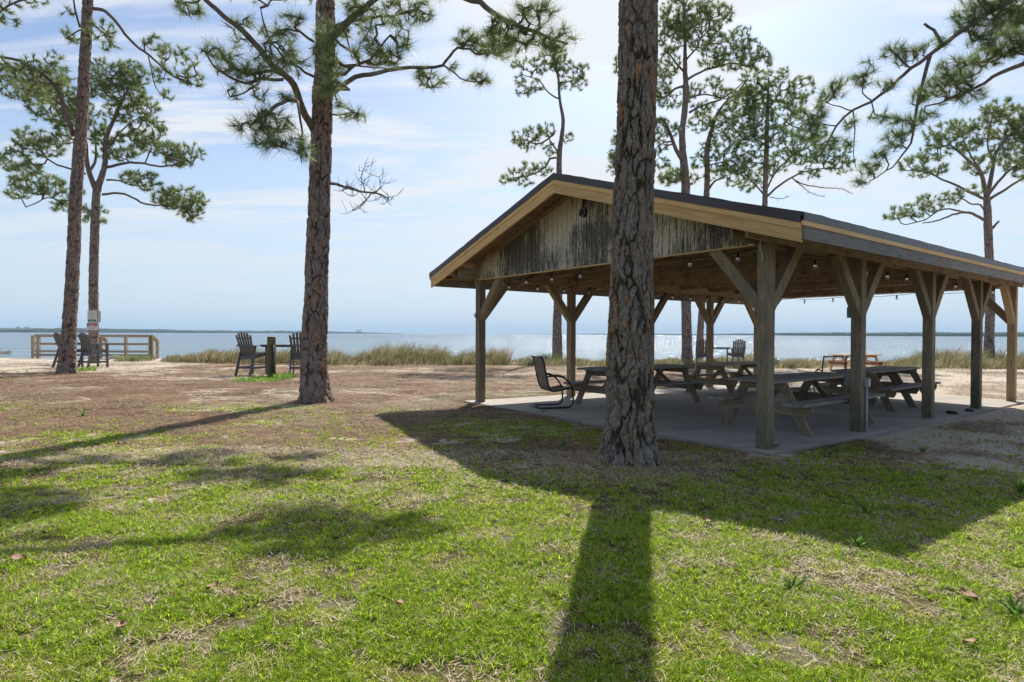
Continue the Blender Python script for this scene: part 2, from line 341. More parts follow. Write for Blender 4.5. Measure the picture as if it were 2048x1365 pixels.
BK_FAR = barkmat('bark_far', (.25, .21, .19), (.29, .21, .175), (.36, .22, .165), .15, .2)
M_LIMB, t, b = newmat('limb_bark'); ob = objco(t)
t.links.new(ramp(t, noise(t, ob, 9, 5, .65), [(.3, (.09, .07, .058)), (.55, (.17, .135, .11)), (.75, (.27, .22, .185))]), b.inputs['Base Color']); b.inputs['Roughness'].default_value = .9
bump(t, b, noise(t, ob, 22, 4), .8, .02)
# water
M_WATER, t, b = newmat('bay_water'); ob = objco(t)
shal = N(t, 'ShaderNodeSeparateXYZ'); t.links.new(ob, shal.inputs[0])
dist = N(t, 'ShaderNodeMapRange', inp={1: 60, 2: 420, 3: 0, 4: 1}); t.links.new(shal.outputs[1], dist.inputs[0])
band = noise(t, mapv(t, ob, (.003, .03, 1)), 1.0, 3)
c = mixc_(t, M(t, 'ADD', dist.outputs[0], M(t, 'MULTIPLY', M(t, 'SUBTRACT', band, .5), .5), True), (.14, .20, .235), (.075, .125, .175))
t.links.new(c, b.inputs['Base Color']); b.inputs['Roughness'].default_value = .14; b.inputs['IOR'].default_value = 1.33; b.inputs['Specular IOR Level'].default_value = .20
h1 = noise(t, mapv(t, ob, (.35, 1.0, 1), rot=(0, 0, .15)), 1.0, 6, .68); h2 = noise(t, mapv(t, ob, (.10, .34, 1), rot=(0, 0, -.1)), .5, 5, .6); h3 = noise(t, mapv(t, ob, (.012, .06, 1)), 1.0, 4, .6)
bump(t, b, M(t, 'ADD', M(t, 'MULTIPLY', h1, .6), M(t, 'ADD', M(t, 'MULTIPLY', h2, 2.6), M(t, 'MULTIPLY', h3, 6.0))), 1.0, .8)
M_SHORE, t, b = newmat('far_woods'); ob = objco(t)
t.links.new(ramp(t, noise(t, ob, .05, 5), [(.3, (.02, .035, .02)), (.6, (.05, .075, .04)), (.8, (.10, .12, .07))]), b.inputs['Base Color']); b.inputs['Roughness'].default_value = 1
M_CONDO = simple('condo_walls', (.62, .58, .54), .8, 0, .08, .05)
M_CONDOW = simple('condo_windows', (.10, .13, .16), .3)
M_TOWER = simple('tower_paint', (.6, .62, .64), .6)

# ================================================================== SETTING
def grow(a, b, d0, k):
    r = [a]; d = d0
    while r[-1] < b: r.append(r[-1]+d); d *= k
    return r
xs = np.array(sorted(set([-q for q in grow(0, 12, .09, 1.0)]+grow(0, 12, .09, 1.0))))
xs = np.concatenate([-np.array(grow(12.09, 160, .13, 1.06))[::-1], xs, np.array(grow(12.09, 160, .13, 1.06))])
ys = np.concatenate([-np.array(grow(.5, 90, .3, 1.15))[::-1], np.arange(-.2, 12, .085), np.array(grow(12, 45, .11, 1.012)), np.array([50, 60, 80])])
XX, YY = np.meshgrid(xs, ys)
def cover(x, y):
    """green, sand fractions of the ground at (x, y)"""
    a, b_ = W2L(x, y)
    n1 = fbm(x*.55, y*.55, 3, 3); n2 = fbm(x*1.7, y*1.7, 3, 9); n3 = fbm(x*.22, y*.22, 3, 40)
    g = sstep(8.4, 4.0, y + (n1-.5)*6 + (n2-.5)*3.0 - .12*np.clip(x, -6, 0)) * .95
    near_slab = sstep(2.2, .2, np.abs(b_-WID-.9)) * sstep(-2, 0, a) * sstep(13, 10, a)
    g = np.maximum(g, .75*near_slab*sstep(.35, .6, n2))
    g = np.maximum(g, .50*sstep(.52, .66, n1)*sstep(32, 14, y)); g = np.maximum(g, .26*sstep(12, 7, y)*sstep(.38, .6, n2))
    g = np.maximum(g, .34*sstep(.50, .62, n3)*sstep(15, 8, y))
    lr = sstep(3.4, 5.2, x - (y-6)*.25)*sstep(5.4, 6.8, y)      # bare sandy strip right of the slab
    g = g*(1-.85*lr)
    s = .35 + .0*sstep(10, 20, y) + .22*sstep(.5, .66, n1)
    s = np.where(y < 8, .25 + .35*sstep(.55, .7, n2), s)
    s = s + .45*lr
    s = s + .03*sstep(22, 27, y) + .75*sstep(-13, -19, x)*sstep(20, 25, y)
    bare = np.exp(-(((x-.45)/.35)**2+((y-6.35)/.35)**2)) + np.exp(-(((x+1.3)/.8)**2+((y-7.6)/.35)**2)) + np.exp(-(((x-.1)/.5)**2+((y-7.9)/.25)**2))
    bare = bare*sstep(.42, .62, fbm(x*2.3, y*2.3, 3, 91)); g = g*(1-.7*np.clip(bare, 0, 1)); s = np.clip(s+.4*bare, 0, 1)
    litter = sstep(2.2, .7, np.hypot(x-1.3, y-6.42)); g = g*(1-.5*litter); s = s*(1-.4*litter)
    return np.clip(g, 0, 1), np.clip(s, 0, 1)
def micro(x, y):
    return .05*(fbm(x*.6, y*.6, 3, 77)-.5) + .025*(fbm(x*3, y*3, 3, 78)-.5)
def slabmask(x, y):
    a, b_ = W2L(x, y); return sstep(-.55, .05, a+.2)*sstep(10.95, 10.5, a)*sstep(-.45, 0, b_+.15)*sstep(WID+.6, WID+.15, b_)
def GS(x, y):
    a, b_ = W2L(x, y); k = .16*(fbm(x*1.9, y*1.9, 3, 140)-.5)*2; m = slabmask(np.asarray(x)+k, np.asarray(y)+k)
    return G(x, y) + micro(x, y)*(1-m) - .03*m + .19*m*(1-m)
ZZ = GS(XX, YY); ny, nx = XX.shape
idx = np.arange(ny*nx).reshape(ny, nx); fc = np.stack([idx[:-1, :-1], idx[:-1, 1:], idx[1:, 1:], idx[1:, :-1]], -1).reshape(-1, 4)
g_, s_ = cover(XX.ravel(), YY.ravel())
o = rawmesh('ground', np.stack([XX.ravel(), YY.ravel(), ZZ.ravel()], -1), fc, M_GND, None, {'cover': ('FLOAT_COLOR', np.stack([g_, s_, g_*0, g_*0+1], -1))}, True); tag(o, kind='structure')
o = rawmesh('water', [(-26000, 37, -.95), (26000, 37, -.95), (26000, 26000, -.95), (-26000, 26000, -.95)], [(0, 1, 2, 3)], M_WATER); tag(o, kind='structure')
# concrete slab
def slab():
    a0, a1, b0, b1 = -.22, 10.75, -.22, WID+.30; n = 40; P = []; Fc = []
    per = [(a0+(a1-a0)*i/n, b0) for i in range(n)]+[(a1, b0+(b1-b0)*i/n) for i in range(n)]+[(a1-(a1-a0)*i/n, b1) for i in range(n)]+[(a0, b1-(b1-b0)*i/n) for i in range(n)]
    for a, b in per:
        x, y = L2W(a, b); P.append((x, y, Gf(x, y)+.028))
    for a, b in per:
        x, y = L2W(a, b); P.append((x, y, Gf(x, y)-.15))
    m = len(per); Fc = [tuple(range(m))]+[(i, m+i, m+(i+1) % m, (i+1) % m) for i in range(m)]
    o = rawmesh('concrete_slab', P, Fc, M_CONC); tag(o, kind='structure')
slab()
# far shores
def strip(name, pts, depth, top):
    """pts: list of (px, height px, Y distance)"""
    P = []; Fc = []; n = 0
    X = []
    for i in range(len(pts)-1):
        (p0, h0, y0), (p1, h1, y1) = pts[i], pts[i+1]; m = max(2, int(abs(p1-p0)/1.2))
        for k in range(m): t = k/m; X.append((p0+(p1-p0)*t, h0+(h1-h0)*t, y0+(y1-y0)*t))
    for k, (p, h, y) in enumerate(X):
        x = (p-1024)/F*y; hh = h/F*y*(.45+1.0*float(fbm(p*.13, 0, 5, top))); 
        P += [(x, y, -.9), (x, y+1, hh*.75), (x, y+20, hh), (x, y+depth, hh*.9), (x, y+depth, -.9)]
        if k:
            b = 5*(k-1); Fc += [(b+j, b+j+5, b+j+6, b+j+1) for j in range(4)]
    o = rawmesh(name, P, Fc, M_SHORE); tag(o, kind='structure')
strip('far_shore', [(-260, 9, 2300), (60, 8, 2400), (200, 7, 2700), (420, 5.0, 3400), (600, 4.2, 3900), (700, 3.2, 4400), (760, 1.6, 4700), (800, .4, 5200)], 200, 3)
strip('far_shore', [(1075, .6, 5200), (1200, 1.4, 4200), (1450, 2.2, 3300), (1560, 3.6, 2600), (1640, 6.0, 2150), (1780, 6.5, 2000), (2050, 7.5, 1700), (2300, 9, 1600)], 200, 8)
def condo(p0, p1, topy, Y, label, k, steps):
    x0 = (p0-1024)/F*Y; x1 = (p1-1024)/F*Y; hy = HY+ROLL*(p0-1024); H = (hy-topy)/F*Y+CH; wd = x1-x0
    r = empty('apartment_tower', ((x0+x1)/2, Y, -.8), 0, label, 'building', 'apartment towers on the far shore')
    b = MB(); wb = MB(); n = len(steps)
    for i, s in enumerate(steps):
        cx_ = -wd/2+wd*(i+.5)/n; hh = (H+.8)*s; b.box((cx_, 6, hh/2), (wd/n*.98, 14, hh))
        for fl in range(2, int(hh/3.2)): wb.box((cx_, -1.15, fl*3.2), (wd/n*.8, .5, 1.3))
    wl = b.build('wall', M_CONDO, r); wb.build('window_band', M_CONDOW, wl)
    rf = MB(); rf.box((-wd*.1, 6, (H+.8)*steps[n//2]+1.2), (wd*.3, 7, 2.2)); rf.build('roof_house', M_CONDO, r)
condo(28.5, 44, 654.6, 2620, 'leftmost pale apartment tower on the far shore', 0, [.8, .95, 1, 1, .9])
condo(47, 62.5, 654.2, 2640, 'pale stepped apartment tower second from the left on the far shore', 1, [1, 1, .92, .86])
condo(65, 76.5, 657, 2680, 'low apartment block third from the left on the far shore', 2, [.9, 1, .9])
condo(79, 95, 656.8, 2700, 'wide low apartment block fourth from the left on the far shore', 3, [.85, 1, .95, .85])
condo(151, 154.5, 656, 2760, 'slim tower just right of the leaning front pine on the far shore', 4, [1])
condo(156.5, 162, 658, 2780, 'small apartment block left of the warning signs on the far shore', 5, [.9, 1])
condo(227, 239, 658.4, 2900, 'low block rising over the far shore trees behind the wooden railing', 6, [.9, 1, .9])
condo(712, 716.5, 660.2, 4600, 'left one of the paired grey towers on the tip of the far shore', 7, [.8, 1])
condo(718.5, 722, 660.4, 4620, 'right one of the paired grey towers on the tip of the far shore', 8, [1])
def wtower(p, topy, Y, label):
    x = (p-1024)/F*Y; hy = HY+ROLL*(p-1024); H = (hy-topy)/F*Y+CH; r = empty('water_tower', (x, Y, -.8), 0, label, 'water tower', 'water towers on the far shore')
    b = MB(); b.tube([(0, 0, 0), (0, 0, H*.75)], [3, 2.2], 8); b.build('column', M_TOWER, r)
    b = MB(); b.tube([(0, 0, H*.7), (0, 0, H*.8), (0, 0, H*.95), (0, 0, H*1.0)], [2, 7, 7, 2], 12); b.build('tank', M_TOWER, r)
wtower(552, 659.5, 3900, 'water tower above the far shore between the two tall chairs'); wtower(752, 662.5, 4650, 'water tower right of the paired towers on the far shore')
wtower(1921, 664.0, 1850, 'thin water tower on the right far shore seen between two pavilion posts')

# ================================================================== PAVILION
LX = BAYS[-1]
pav = empty('picnic_pavilion', (PO[0], PO[1], 0), TH, 'open timber picnic pavilion with a brown gabled roof and peeling cream gable boards', 'pavilion')
def gl(a, b): return Gf(*L2W(a, b))
def zr(y): return ZE + SLOPE*(min(y, WID-y)+OR)         # roof top surface
for ry in (0, WID):
    for i, a in enumerate(BAYS):
        b = MB(); z0 = gl(a, ry)-.15; z1 = 2.74 if a in (0, LX) else 2.515; s = .153
        b.box((a, ry, (z0+z1)/2), (s, s, z1-z0))
        mat = W_NEWPOST if (i == 4 and ry == 0) else (W_BRACE if (ry > 0) else W_POST)
        p = b.build('post', mat, pav, .006)
        if i == 0 and ry == 0: p['label'] = 'thick near corner post, green stained at its foot'
        for sgn in (-1, 1):
            if a == 0 and sgn < 0 or a == LX and sgn > 0: continue
            q = MB(); q.prism([(.077, 1.66), (.80, 2.51), (.60, 2.51), (.077, 1.89)], (sgn, 0, 0), (0, 0, 1), (0, 1, 0), .12, (a, ry-.06, 0), 1)
            q.build('brace', mat if i == 4 else W_BRACE, pav, .004)
        if a in (0, LX):
            sg = 1 if ry == 0 else -1; q = MB()
            q.prism([(.077, 1.66), (.80, 2.51), (.60, 2.51), (.077, 1.89)], (0, sg, 0), (0, 0, 1), (1, 0, 0), .12, (a-.06, ry, 0), 1); q.build('brace', W_BRACE, pav, .004)
for ry, sg in ((0, -1), (WID, 1)):
    b = MB(); cuts = [-.60, 2.6, 5.5, 8.2, LX+.35]
    for i in range(4):
        b.box(((cuts[i]+cuts[i+1])/2, ry+sg*.098, 2.615), (cuts[i+1]-cuts[i]-.004, .04, .2)); b.box(((cuts[i]+cuts[i+1])/2, ry-sg*.098, 2.615), (cuts[i+1]-cuts[i]-.006, .04, .195))
    b.build('beam', W_BEAM, pav, .003)
# gable beams and ceiling ties
for a in (0., LX):
    b = MB(); sgx = 1 if a == 0 else -1; b.box((a+sgx*.10, WID/2, 2.605), (.04, WID-.28, .17)); b.build('beam', W_BEAM, pav)
k = 0
for a in np.arange(1.27, LX-.5, 1.30):
    b = MB(); b.box((a, WID/2, 2.69), (.042, WID-.26, .16))
    for y0, z0, y1, z1 in ((WID*.27, 2.76, WID*.36, zr(WID*.36)-.22), (WID*.73, 2.76, WID*.64, zr(WID*.64)-.22), (WID*.5, 2.76, WID*.5, zr(WID*.5)-.24)):
        b.beam((a, y0, z0), (a, y1, z1), .038, .11, (1, 0, 0))
    b.build('ceiling_tie', W_BEAM, pav)
RT = .05
for a in np.arange(-.30, LX+OB-.1, .61):
    b = MB()
    for sg in (0, 1):
        f_ = (lambda y: y) if sg == 0 else (lambda y: WID-y)
        b.beam((a, f_(-OR+.05), ZE+SLOPE*.05-RT-.095), (a, f_(WID/2-.02), ZE+SLOPE*(WID/2-.02+OR)-RT-.095), .04, .13, (0, 0, 1))
    if a > -.1: b.build('rafter', W_BEAM, pav)
b = MB(); ang = math.atan(SLOPE); sl_len = (WID/2+OR)/math.cos(ang); n = 30
for sg in (0, 1):
    for i in range(n):
        d = (i+.5)*sl_len/n; y = -OR+d*math.cos(ang); z = ZE+d*math.sin(ang)-.037; yy = y if sg == 0 else WID-y
        R = Matrix.Rotation(ang if sg == 0 else -ang, 3, 'X')
        for x0, x1 in ((-OF+.04, 2.4+.7*(i % 3)), (2.4+.7*(i % 3), 7.2+.5*(i % 4)), (7.2+.5*(i % 4), LX+OB-.03)):
            b.box(((x0+x1)/2, yy, z), (x1-x0-.004, sl_len/n-.006, .02), R, 0)
b.build('ceiling_boards', W_DECK, pav)
# roof covering
V = []; Fc = []
yy = [-OR-.03+(WID/2+OR+.03)*i/24 for i in range(25)]; yy = yy+[WID-q for q in yy[:-1]][::-1]
xx_ = [-OF-.02+(LX+OB+OF+.04)*i/60 for i in range(61)]
for x in xx_:
    for j, y in enumerate(yy): V.append((x, y, zr(max(y, -OR) if y < WID/2 else min(y, WID+OR))+.012+.012*(float(vnoise(x*5.1, j*1.0, 4))-.5)))
nn = len(yy); m_ = len(V)
for i, x in enumerate(xx_):
    for j, y in enumerate(yy): V.append((x, y, zr(y)-.024))
for i in range(60):
    for j in range(nn-1): q = i*nn+j; Fc += [(q, q+nn, q+nn+1, q+1), (m_+q, m_+q+1, m_+q+nn+1, m_+q+nn)]
for j in range(nn-1): Fc += [(j, j+1, m_+j+1, m_+j), (60*nn+j, m_+60*nn+j, m_+60*nn+j+1, 60*nn+j+1)]
for i in range(60): Fc += [(i*nn, m_+i*nn, m_+(i+1)*nn, (i+1)*nn), (i*nn+nn-1, (i+1)*nn+nn-1, m_+(i+1)*nn+nn-1, m_+i*nn+nn-1)]
rf = rawmesh('roof', V, Fc, M_SHING, pav)
def rake(xf, thick, t0, t1, mat, name, lenx=None, y0=-OR):
    """slanting board pair following the gable between heights t0, t1 below the roof top"""
    out_ = []
    for sg in (0, 1):
        b = MB(); yA, yB = y0, WID/2
        poly = [(yA, ZE+SLOPE*(yA+OR)-t0), (yB, ZE+SLOPE*(yB+OR)-t0), (yB, ZE+SLOPE*(yB+OR)-t1), (yA, ZE+SLOPE*(yA+OR)-t1)]
        if sg: poly = [(WID-p[0], p[1]) for p in poly]
        off = random.random()*50; P = [(xf, p[0], p[1]) for p in poly]+[(xf+thick, p[0], p[1]) for p in poly]
        B = [(p[0]*1.04+off, p[1]-SLOPE*min(p[0], WID-p[0]), 0) for p in poly]; B = B+[(q[0], q[1], thick) for q in B]
        b.pts(P, [(0, 1, 2, 3), (7, 6, 5, 4), (0, 4, 5, 1), (1, 5, 6, 2), (2, 6, 7, 3), (3, 7, 4, 0)], B); out_.append(b.build(name, mat, pav, .002))
    return out_
for xf, s in ((-OF-.028, 1), (LX+OB+.028, -1)):
    rake(xf, .03*s, .0, .10, M_DRIP, 'rake_flashing'); rake(xf+.006*s, .03*s, .10, .165, W_NEW, 'rake_trim'); rake(xf+.018*s, .036*s, .165, .305, W_NEW, 'rake_board')
for sg in (0, 1):
    y = -OR-.022 if sg == 0 else WID+OR+.022; s = -1 if sg == 0 else 1; x0, x1 = -OF-.026, LX+OB+.026
    b = MB(); b.box(((x0+x1)/2, y+s*.012, ZE-.04), (x1-x0, .012, .085)); b.build('eave_flashing', M_DRIP, pav)
    b = MB(); b.box(((x0+x1)/2, y-s*.0, ZE-.108), (x1-x0-.004, .03, .052)); b.build('eave_trim', W_NEW, pav)
    b = MB(); c0 = x0+.03
    for c1 in (3.6, 7.4, x1-.03): b.box(((c0+c1)/2, y-s*.014, ZE-.205), (c1-c0-.003, .034, .142)); c0 = c1
    b.build('eave_fascia', W_GREYF, pav, .002)
# siding on both gables
for a, s in ((-.085, -1), (LX+.085, 1)):
    b = MB(); y = .085; wds = .118
    while y < WID-.02:
        y1 = min(y+wds-random.uniform(.006, .013), WID+.06); zt = lambda q: zr(q)-.075; poly = [(y, ZB+random.uniform(-.006, .004)), (y1, ZB+random.uniform(-.006, .004)), (y1, zt(y1))]
        if y < WID/2 < y1: poly.append((WID/2, zt(WID/2)))
        poly.append((y, zt(y))); b.prism(poly, (0, 1, 0), (0, 0, 1), (s, 0, 0), .02+random.uniform(-.002, .002), (a, 0, 0), 1); y += wds
    b.build('gable_siding', M_SIDE, pav, .002)
    b = MB(); b.box((a+s*.006, WID/2+.03, ZB-.012), (.03, WID-.14, .02)); b.build('siding_edge', W_NEW, pav)
    for sg in (0, 1):
        b = MB(); f_ = (lambda q: q) if sg == 0 else (lambda q: WID-q); ya, yb = (.05, WID/2-.02)
        b.beam((a+s*.04, f_(ya), zr(ya)-.115), (a+s*.04, f_(yb), zr(yb)-.115), .022, .075); b.build('frieze_board', W_NEWPOST, pav)
for o_ in list(pav.children):
    if o_.name.split('.')[0] in ('rake_flashing', 'rake_trim', 'rake_board', 'eave_flashing', 'eave_trim', 'eave_fascia', 'ceiling_boards'): o_.parent = rf
# electrics and small fittings
b = MB(); b.tube([(-.10, .02, 2.64), (-.10, .02, 2.45), (-.088, .0, 2.40), (-.088, .0, 2.28)], .014, 8); b.build('conduit', M_PVC, pav, smooth=True)
b = MB(); b.tube([(-.10, WID+.05, 2.56), (-.10, WID+.05, 2.50), (-.088, WID+.0, 2.42), (-.088, WID, 2.30)], .012, 8); b.build('conduit', M_PVC, pav, smooth=True)
b = MB(); x = BAYS[1]; b.box((x-.02, .107, 1.74), (.10, .06, .16)); b.build('junction_box', M_BOX, pav, .004)
b = MB(); b.tube([(x+.0, .095, 1.66), (x+.0, .095, .84)], .010, 6); b.build('conduit', M_BOX, pav)
b = MB(); b.box((x-.02, .118, .74), (.12, .08, .22)); b.build('junction_box', M_BOX, pav, .004)
b = MB(); b.box((x+.062, -.108, .70), (.075, .062, .12)); b.build('outlet_box', M_PVC, pav, .005)
b = MB(); b.tube([(x+.062, -.10, .64), (x+.062, -.10, gl(x, 0)-.02)], .017, 8); b.build('conduit', M_PVC, pav, smooth=True)
b = MB(); b.tube([(x-.07, .15, .80), (x-.10, .19, .70), (x-.06, .2, .56), (x-.02, .17, .62)], .006, 6); b.build('cable', M_BLACK, pav)
b = MB()
for q in range(5):
    an = q*PI*2/5; b.tube([(-.105, WID+.02, 1.78), (-.12, WID+.02+.055*math.cos(an), 1.78+.055*math.sin(an))], .010, 6)
b.tube([(-.07, WID+.02, 1.78), (-.11, WID+.02, 1.78)], .016, 8); b.tube([(-.10, WID-.0, 1.74), (-.10, WID-.01, 1.70)], .012, 6); b.build('tap', M_BOX, pav)
def onplane(px, py, a=None, bb=None):
    r = ray(px, py); ca, cb_ = W2L(0, 0); ra = r.x*CT+r.y*ST; rb = -r.x*ST+r.y*CT
    t = (a-ca)/ra if a is not None else (bb-cb_)/rb
    return Vector((ca+ra*t, cb_+rb*t, CH+r.z*t))
lp = onplane(1167, 426, a=-.125); b = MB()
b.tube([(lp.x+.01, lp.y-.02, lp.z+.26), (lp.x-.02, lp.y-.015, lp.z+.16), (lp.x-.02, lp.y, lp.z+.05)], .016, 6)
b.tube([(lp.x+.015, lp.y, lp.z), (lp.x-.03, lp.y, lp.z)], [.075, .055], 14); lamp_ = b.build('lamp', M_BLACK, pav)
rg = MB(); rg.tube([(lp.x-.035, lp.y+.062*math.cos(q*PI/8), lp.z+.07*math.sin(q*PI/8)) for q in range(17)], .011, 6, False); rg.build('lamp_ring', M_BOX, lamp_)

# string lights
def lights(name_lab, A, B, nb, sag, grp):
    r = empty('string_lights', (*L2W(A[0], A[1]), A[2]), TH, name_lab, 'string lights', grp)
    c = MB(); path = []; d = (B[0]-A[0], B[1]-A[1], B[2]-A[2]); m = nb*4
    for i in range(m+1):
        t = i/m; u = (t*nb*.5) % 1; s = -sag*4*u*(1-u); path.append(Vector((d[0]*t, d[1]*t, d[2]*t+s+random.uniform(-.006, .006))))
    c.tube(path, .0055, 5); c.build('cord', M_BLACK, r)
    k0 = None
    for i in range(nb):
        p = path[int((i+.5)*4)]
        if k0 is None:
            so_ = MB(); so_.tube([(0, 0, 0), (0, 0, -.03), (0, 0, -.062)], [.013, .019, .020], 10)
            s0 = so_.build('socket', M_BLACK, r, smooth=True); k0 = s0
            bb = MB(); bb.tube([(0, 0, -.062), (0, 0, -.078), (0, 0, -.10), (0, 0, -.118), (0, 0, -.128)], [.015, .026, .031, .024, .006], 12); k1 = bb.build('bulb', M_GLASS, s0, smooth=True)
            s0.location = p
        else:
            q = k0.copy(); col.objects.link(q); q.parent = r; q.location = p; q2 = k1.copy(); col.objects.link(q2); q2.parent = q
G_ = 'bulb strings hung round the inside of the pavilion'
lights('string of clear bulbs hanging under the peeling front gable', (.22, .15, 2.52), (.22, WID-.12, 2.52), 8, .05, G_)
lights('string of clear bulbs along the left row of posts, seen under the low eave', (.2, WID-.20, 2.50), (LX-.2, WID-.20, 2.50), 13, .05, G_)
lights('string of clear bulbs along the right row of big braced posts', (.4, .20, 2.50), (LX-.2, .20, 2.50), 12, .05, G_)
lights('string of clear bulbs under the far gable, against the sky over the water', (LX-.22, .3, 2.47), (LX-.22, WID-.4, 2.47), 7, .05, G_)

# ================================================================== FURNITURE
def picnic_table(label, loc, rz, frames, L, x0, mats=(W_TABTOP, W_TABLE), group=None, topw=.74, foot=.66, red=None, dz=0):
    r = empty('picnic_table', loc, rz, label, 'picnic table', group); x0 = x0
    pw = topw/5
    b = MB()
    for i in range(5): b.box((x0+L/2+random.uniform(-.006, .006), -topw/2+pw*(i+.5), .742+random.uniform(-.002, .002)), (L, pw-.009, .04), None, 0)
    b.build('table_top', mats[0], r, .004)
    for s in (-1, 1):
        b = MB()
        for i in (0, 1): b.box((x0+L/2+random.uniform(-.006, .006), s*(.53+.145*i), .435), (L, .136, .042), None, 0)
        b.build('bench_seat', mats[0], r, .004)
    for k, fx in enumerate(frames):
        o2 = .045 if k == 0 else -.045
        for s in (-1, 1):
            b = MB(); b.prism([(s*(foot+.07), 0), (s*(foot-.08), 0), (s*.20, .72), (s*.35, .72)], (0, 1, 0), (0, 0, 1), (1, 0, 0), .042, (fx-.021, 0, 0), 1); b.build('leg', mats[1], r, .003)
        b = MB(); b.prism([(-.74, .414), (.74, .414), (.74, .345), (.70, .27), (-.70, .27), (-.74, .345)], (0, 1, 0), (0, 0, 1), (1, 0, 0), .04, (fx-.063 if k == 0 else fx+.0225, 0, 0), 0); b.build('crossbar', red or mats[1], r, .003)
        b = MB(); b.prism([(-.37, .721), (.37, .721), (.34, .61), (-.34, .61)], (0, 1, 0), (0, 0, 1), (1, 0, 0), .04, (fx-.063 if k == 0 else fx+.0225, 0, 0), 0); b.build('cleat', mats[1], r, .003)
    mid = (frames[0]+frames[-1])/2
    for k in (0, len(frames)-1):
        fx = frames[k]; s = 1 if k == 0 else -1
        b = MB(); b.beam((fx+s*.05, 0, .36), (fx+s*.55, 0, .69), .09, .04, (0, 0, 1)); b.build('brace', mats[1], r)
    return r
def tab(label, a, b_, frames, L, x0, rot=0, **kw):
    x, y = L2W(a, b_); return picnic_table(label, (x, y, Gf(x, y)+.03), TH+rot, frames, L, x0, **kw)
GT = 'weathered picnic tables under the pavilion'
tab('nearest weathered grey picnic table, behind the thick corner post', 1.47, .86, [0, 2.02], 2.72, -.34, group=GT)
tab('weathered picnic table half hidden by the big foreground pine trunk', 1.45, 4.22, [0, 2.2], 2.75, -.3, group=GT)
tab('weathered picnic table farthest back, below the pair of tall chairs by the water', 5.75, 4.72, [0, 1.95], 2.55, -.3, group=GT)
tab('long weathered picnic table with three leg frames, at the right behind the outlet post', 5.85, 1.42, [0, 1.15, 2.25], 2.85, -.3, rot=.03, group=GT)
g0 = at(1677, 733, 28.0); g0.z = Gf(g0.x, g0.y); picnic_table('orange brown picnic table with a red board, out on the sand beside the shore grass', (g0.x, g0.y, g0.z), .05, [0, 1.6], 2.2, -.30, mats=(W_ORANGE, W_ORANGE), red=W_RED)
bpy.context.view_layer.update()

def sling_chair(label, loc, rz, grp, fab=None):
    r = empty('sling_chair', loc, rz, label, 'patio chair', grp); hw = .27
    fr = MB()
    for s in (-1, 1):
        y = s*hw
        fr.tube([(0, y, .98), (.04, y, .97), (.075, y, .88), (.12, y, .66), (.17, y, .45), (.22, y, .35), (.27, y, .325), (.36, y, .335), (.55, y, .37), (.66, y, .385)], .017, 8)
        fr.tube([(.0, y, .018), (.30, y, .015), (.56, y, .015), (.62, y, .03), (.665, y, .08), (.675, y, .16), (.665, y, .28), (.655, y, .38)], .017, 8)
    fr.tube([(.0, -hw, .018), (.0, hw, .018)], .016, 8); fr.tube([(.045, -hw, .965), (.045, hw, .965)], .016, 8); fr.tube([(.655, -hw, .37), (.655, hw, .37)], .016, 8); fr.tube([(.25, -hw, .325), (.25, hw, .325)], .010, 8)
    fr.build('frame', M_BLACK, r, smooth=True)
    for s in (-1, 1):
        y = s*(hw+.02); a = MB(); a.tube([(.115, y, .60), (.20, y, .612), (.34, y, .615), (.46, y, .59), (.56, y, .52), (.63, y, .42), (.655, y, .36)], .017, 8); a.tube([(.28, y, .63), (.4, y, .615), (.5, y, .575)], .020, 8); a.build('armrest', M_BLACK, r, smooth=True)
    prof = [(.045, .95), (.075, .87), (.12, .65), (.168, .45), (.215, .36), (.27, .335), (.36, .345), (.55, .375), (.64, .385)]
    V = []; Fc = []; W_ = 9
    for i, (px_, pz) in enumerate(prof):
        for j in range(W_):
            t = j/(W_-1)*2-1; V.append((px_-.012*(1-t*t)*(1 if i < 5 else 0), t*(hw-.012), pz-.014*(1-t*t)*(1 if i > 3 else 0)))
    for i in range(len(prof)-1):
        for j in range(W_-1): Fc.append((i*W_+j, i*W_+j+1, (i+1)*W_+j+1, (i+1)*W_+j))
    o = rawmesh('sling', V, Fc, fab or M_SLING, r, None, True)
    if fab is None: m = o.modifiers.new('thick', 'SOLIDIFY'); m.thickness = .004
    return r
def slingmat(name, thin):
    m, t, b = newmat(name); ob = objco(t)
    wv = noise(t, mapv(t, ob, (40, 300, 40)), 1, 2)
    t.links.new(mixc_(t, wv, (.26, .20, .15), (.44, .36, .28)), b.inputs['Base Color']); b.inputs['Roughness'].default_value = .8
    tr = t.nodes.new('ShaderNodeBsdfTranslucent'); tr.inputs[0].default_value = (.40, .33, .26, 1); tp = t.nodes.new('ShaderNodeBsdfTransparent'); mx = t.nodes.new('ShaderNodeMixShader'); mx.inputs[0].default_value = .45
    mx2 = t.nodes.new('ShaderNodeMixShader'); mx2.inputs[0].default_value = thin; t.links.new(b.outputs[0], mx.inputs[1]); t.links.new(tr.outputs[0], mx.inputs[2]); t.links.new(mx.outputs[0], mx2.inputs[1]); t.links.new(tp.outputs[0], mx2.inputs[2]); t.links.new(mx2.outputs[0], t.nodes['Material Output'].inputs[0]); return m
M_SLING = slingmat('sling_fabric', .12); M_SLING2 = slingmat('worn_sling_mesh', .66)
g1_ = gnd(1070, 818.5); sling_chair('black cantilever patio chair with tan sling, alone at the left slab edge facing right', (g1_.x, g1_.y, g1_.z+.03), .3, 'patio chairs')
g2_ = gnd(1671, 793); sling_chair('black framed patio chair seen from behind beyond the long right table', (g2_.x, g2_.y, g2_.z+.03), PI/2-.12, 'patio chairs', M_SLING2)

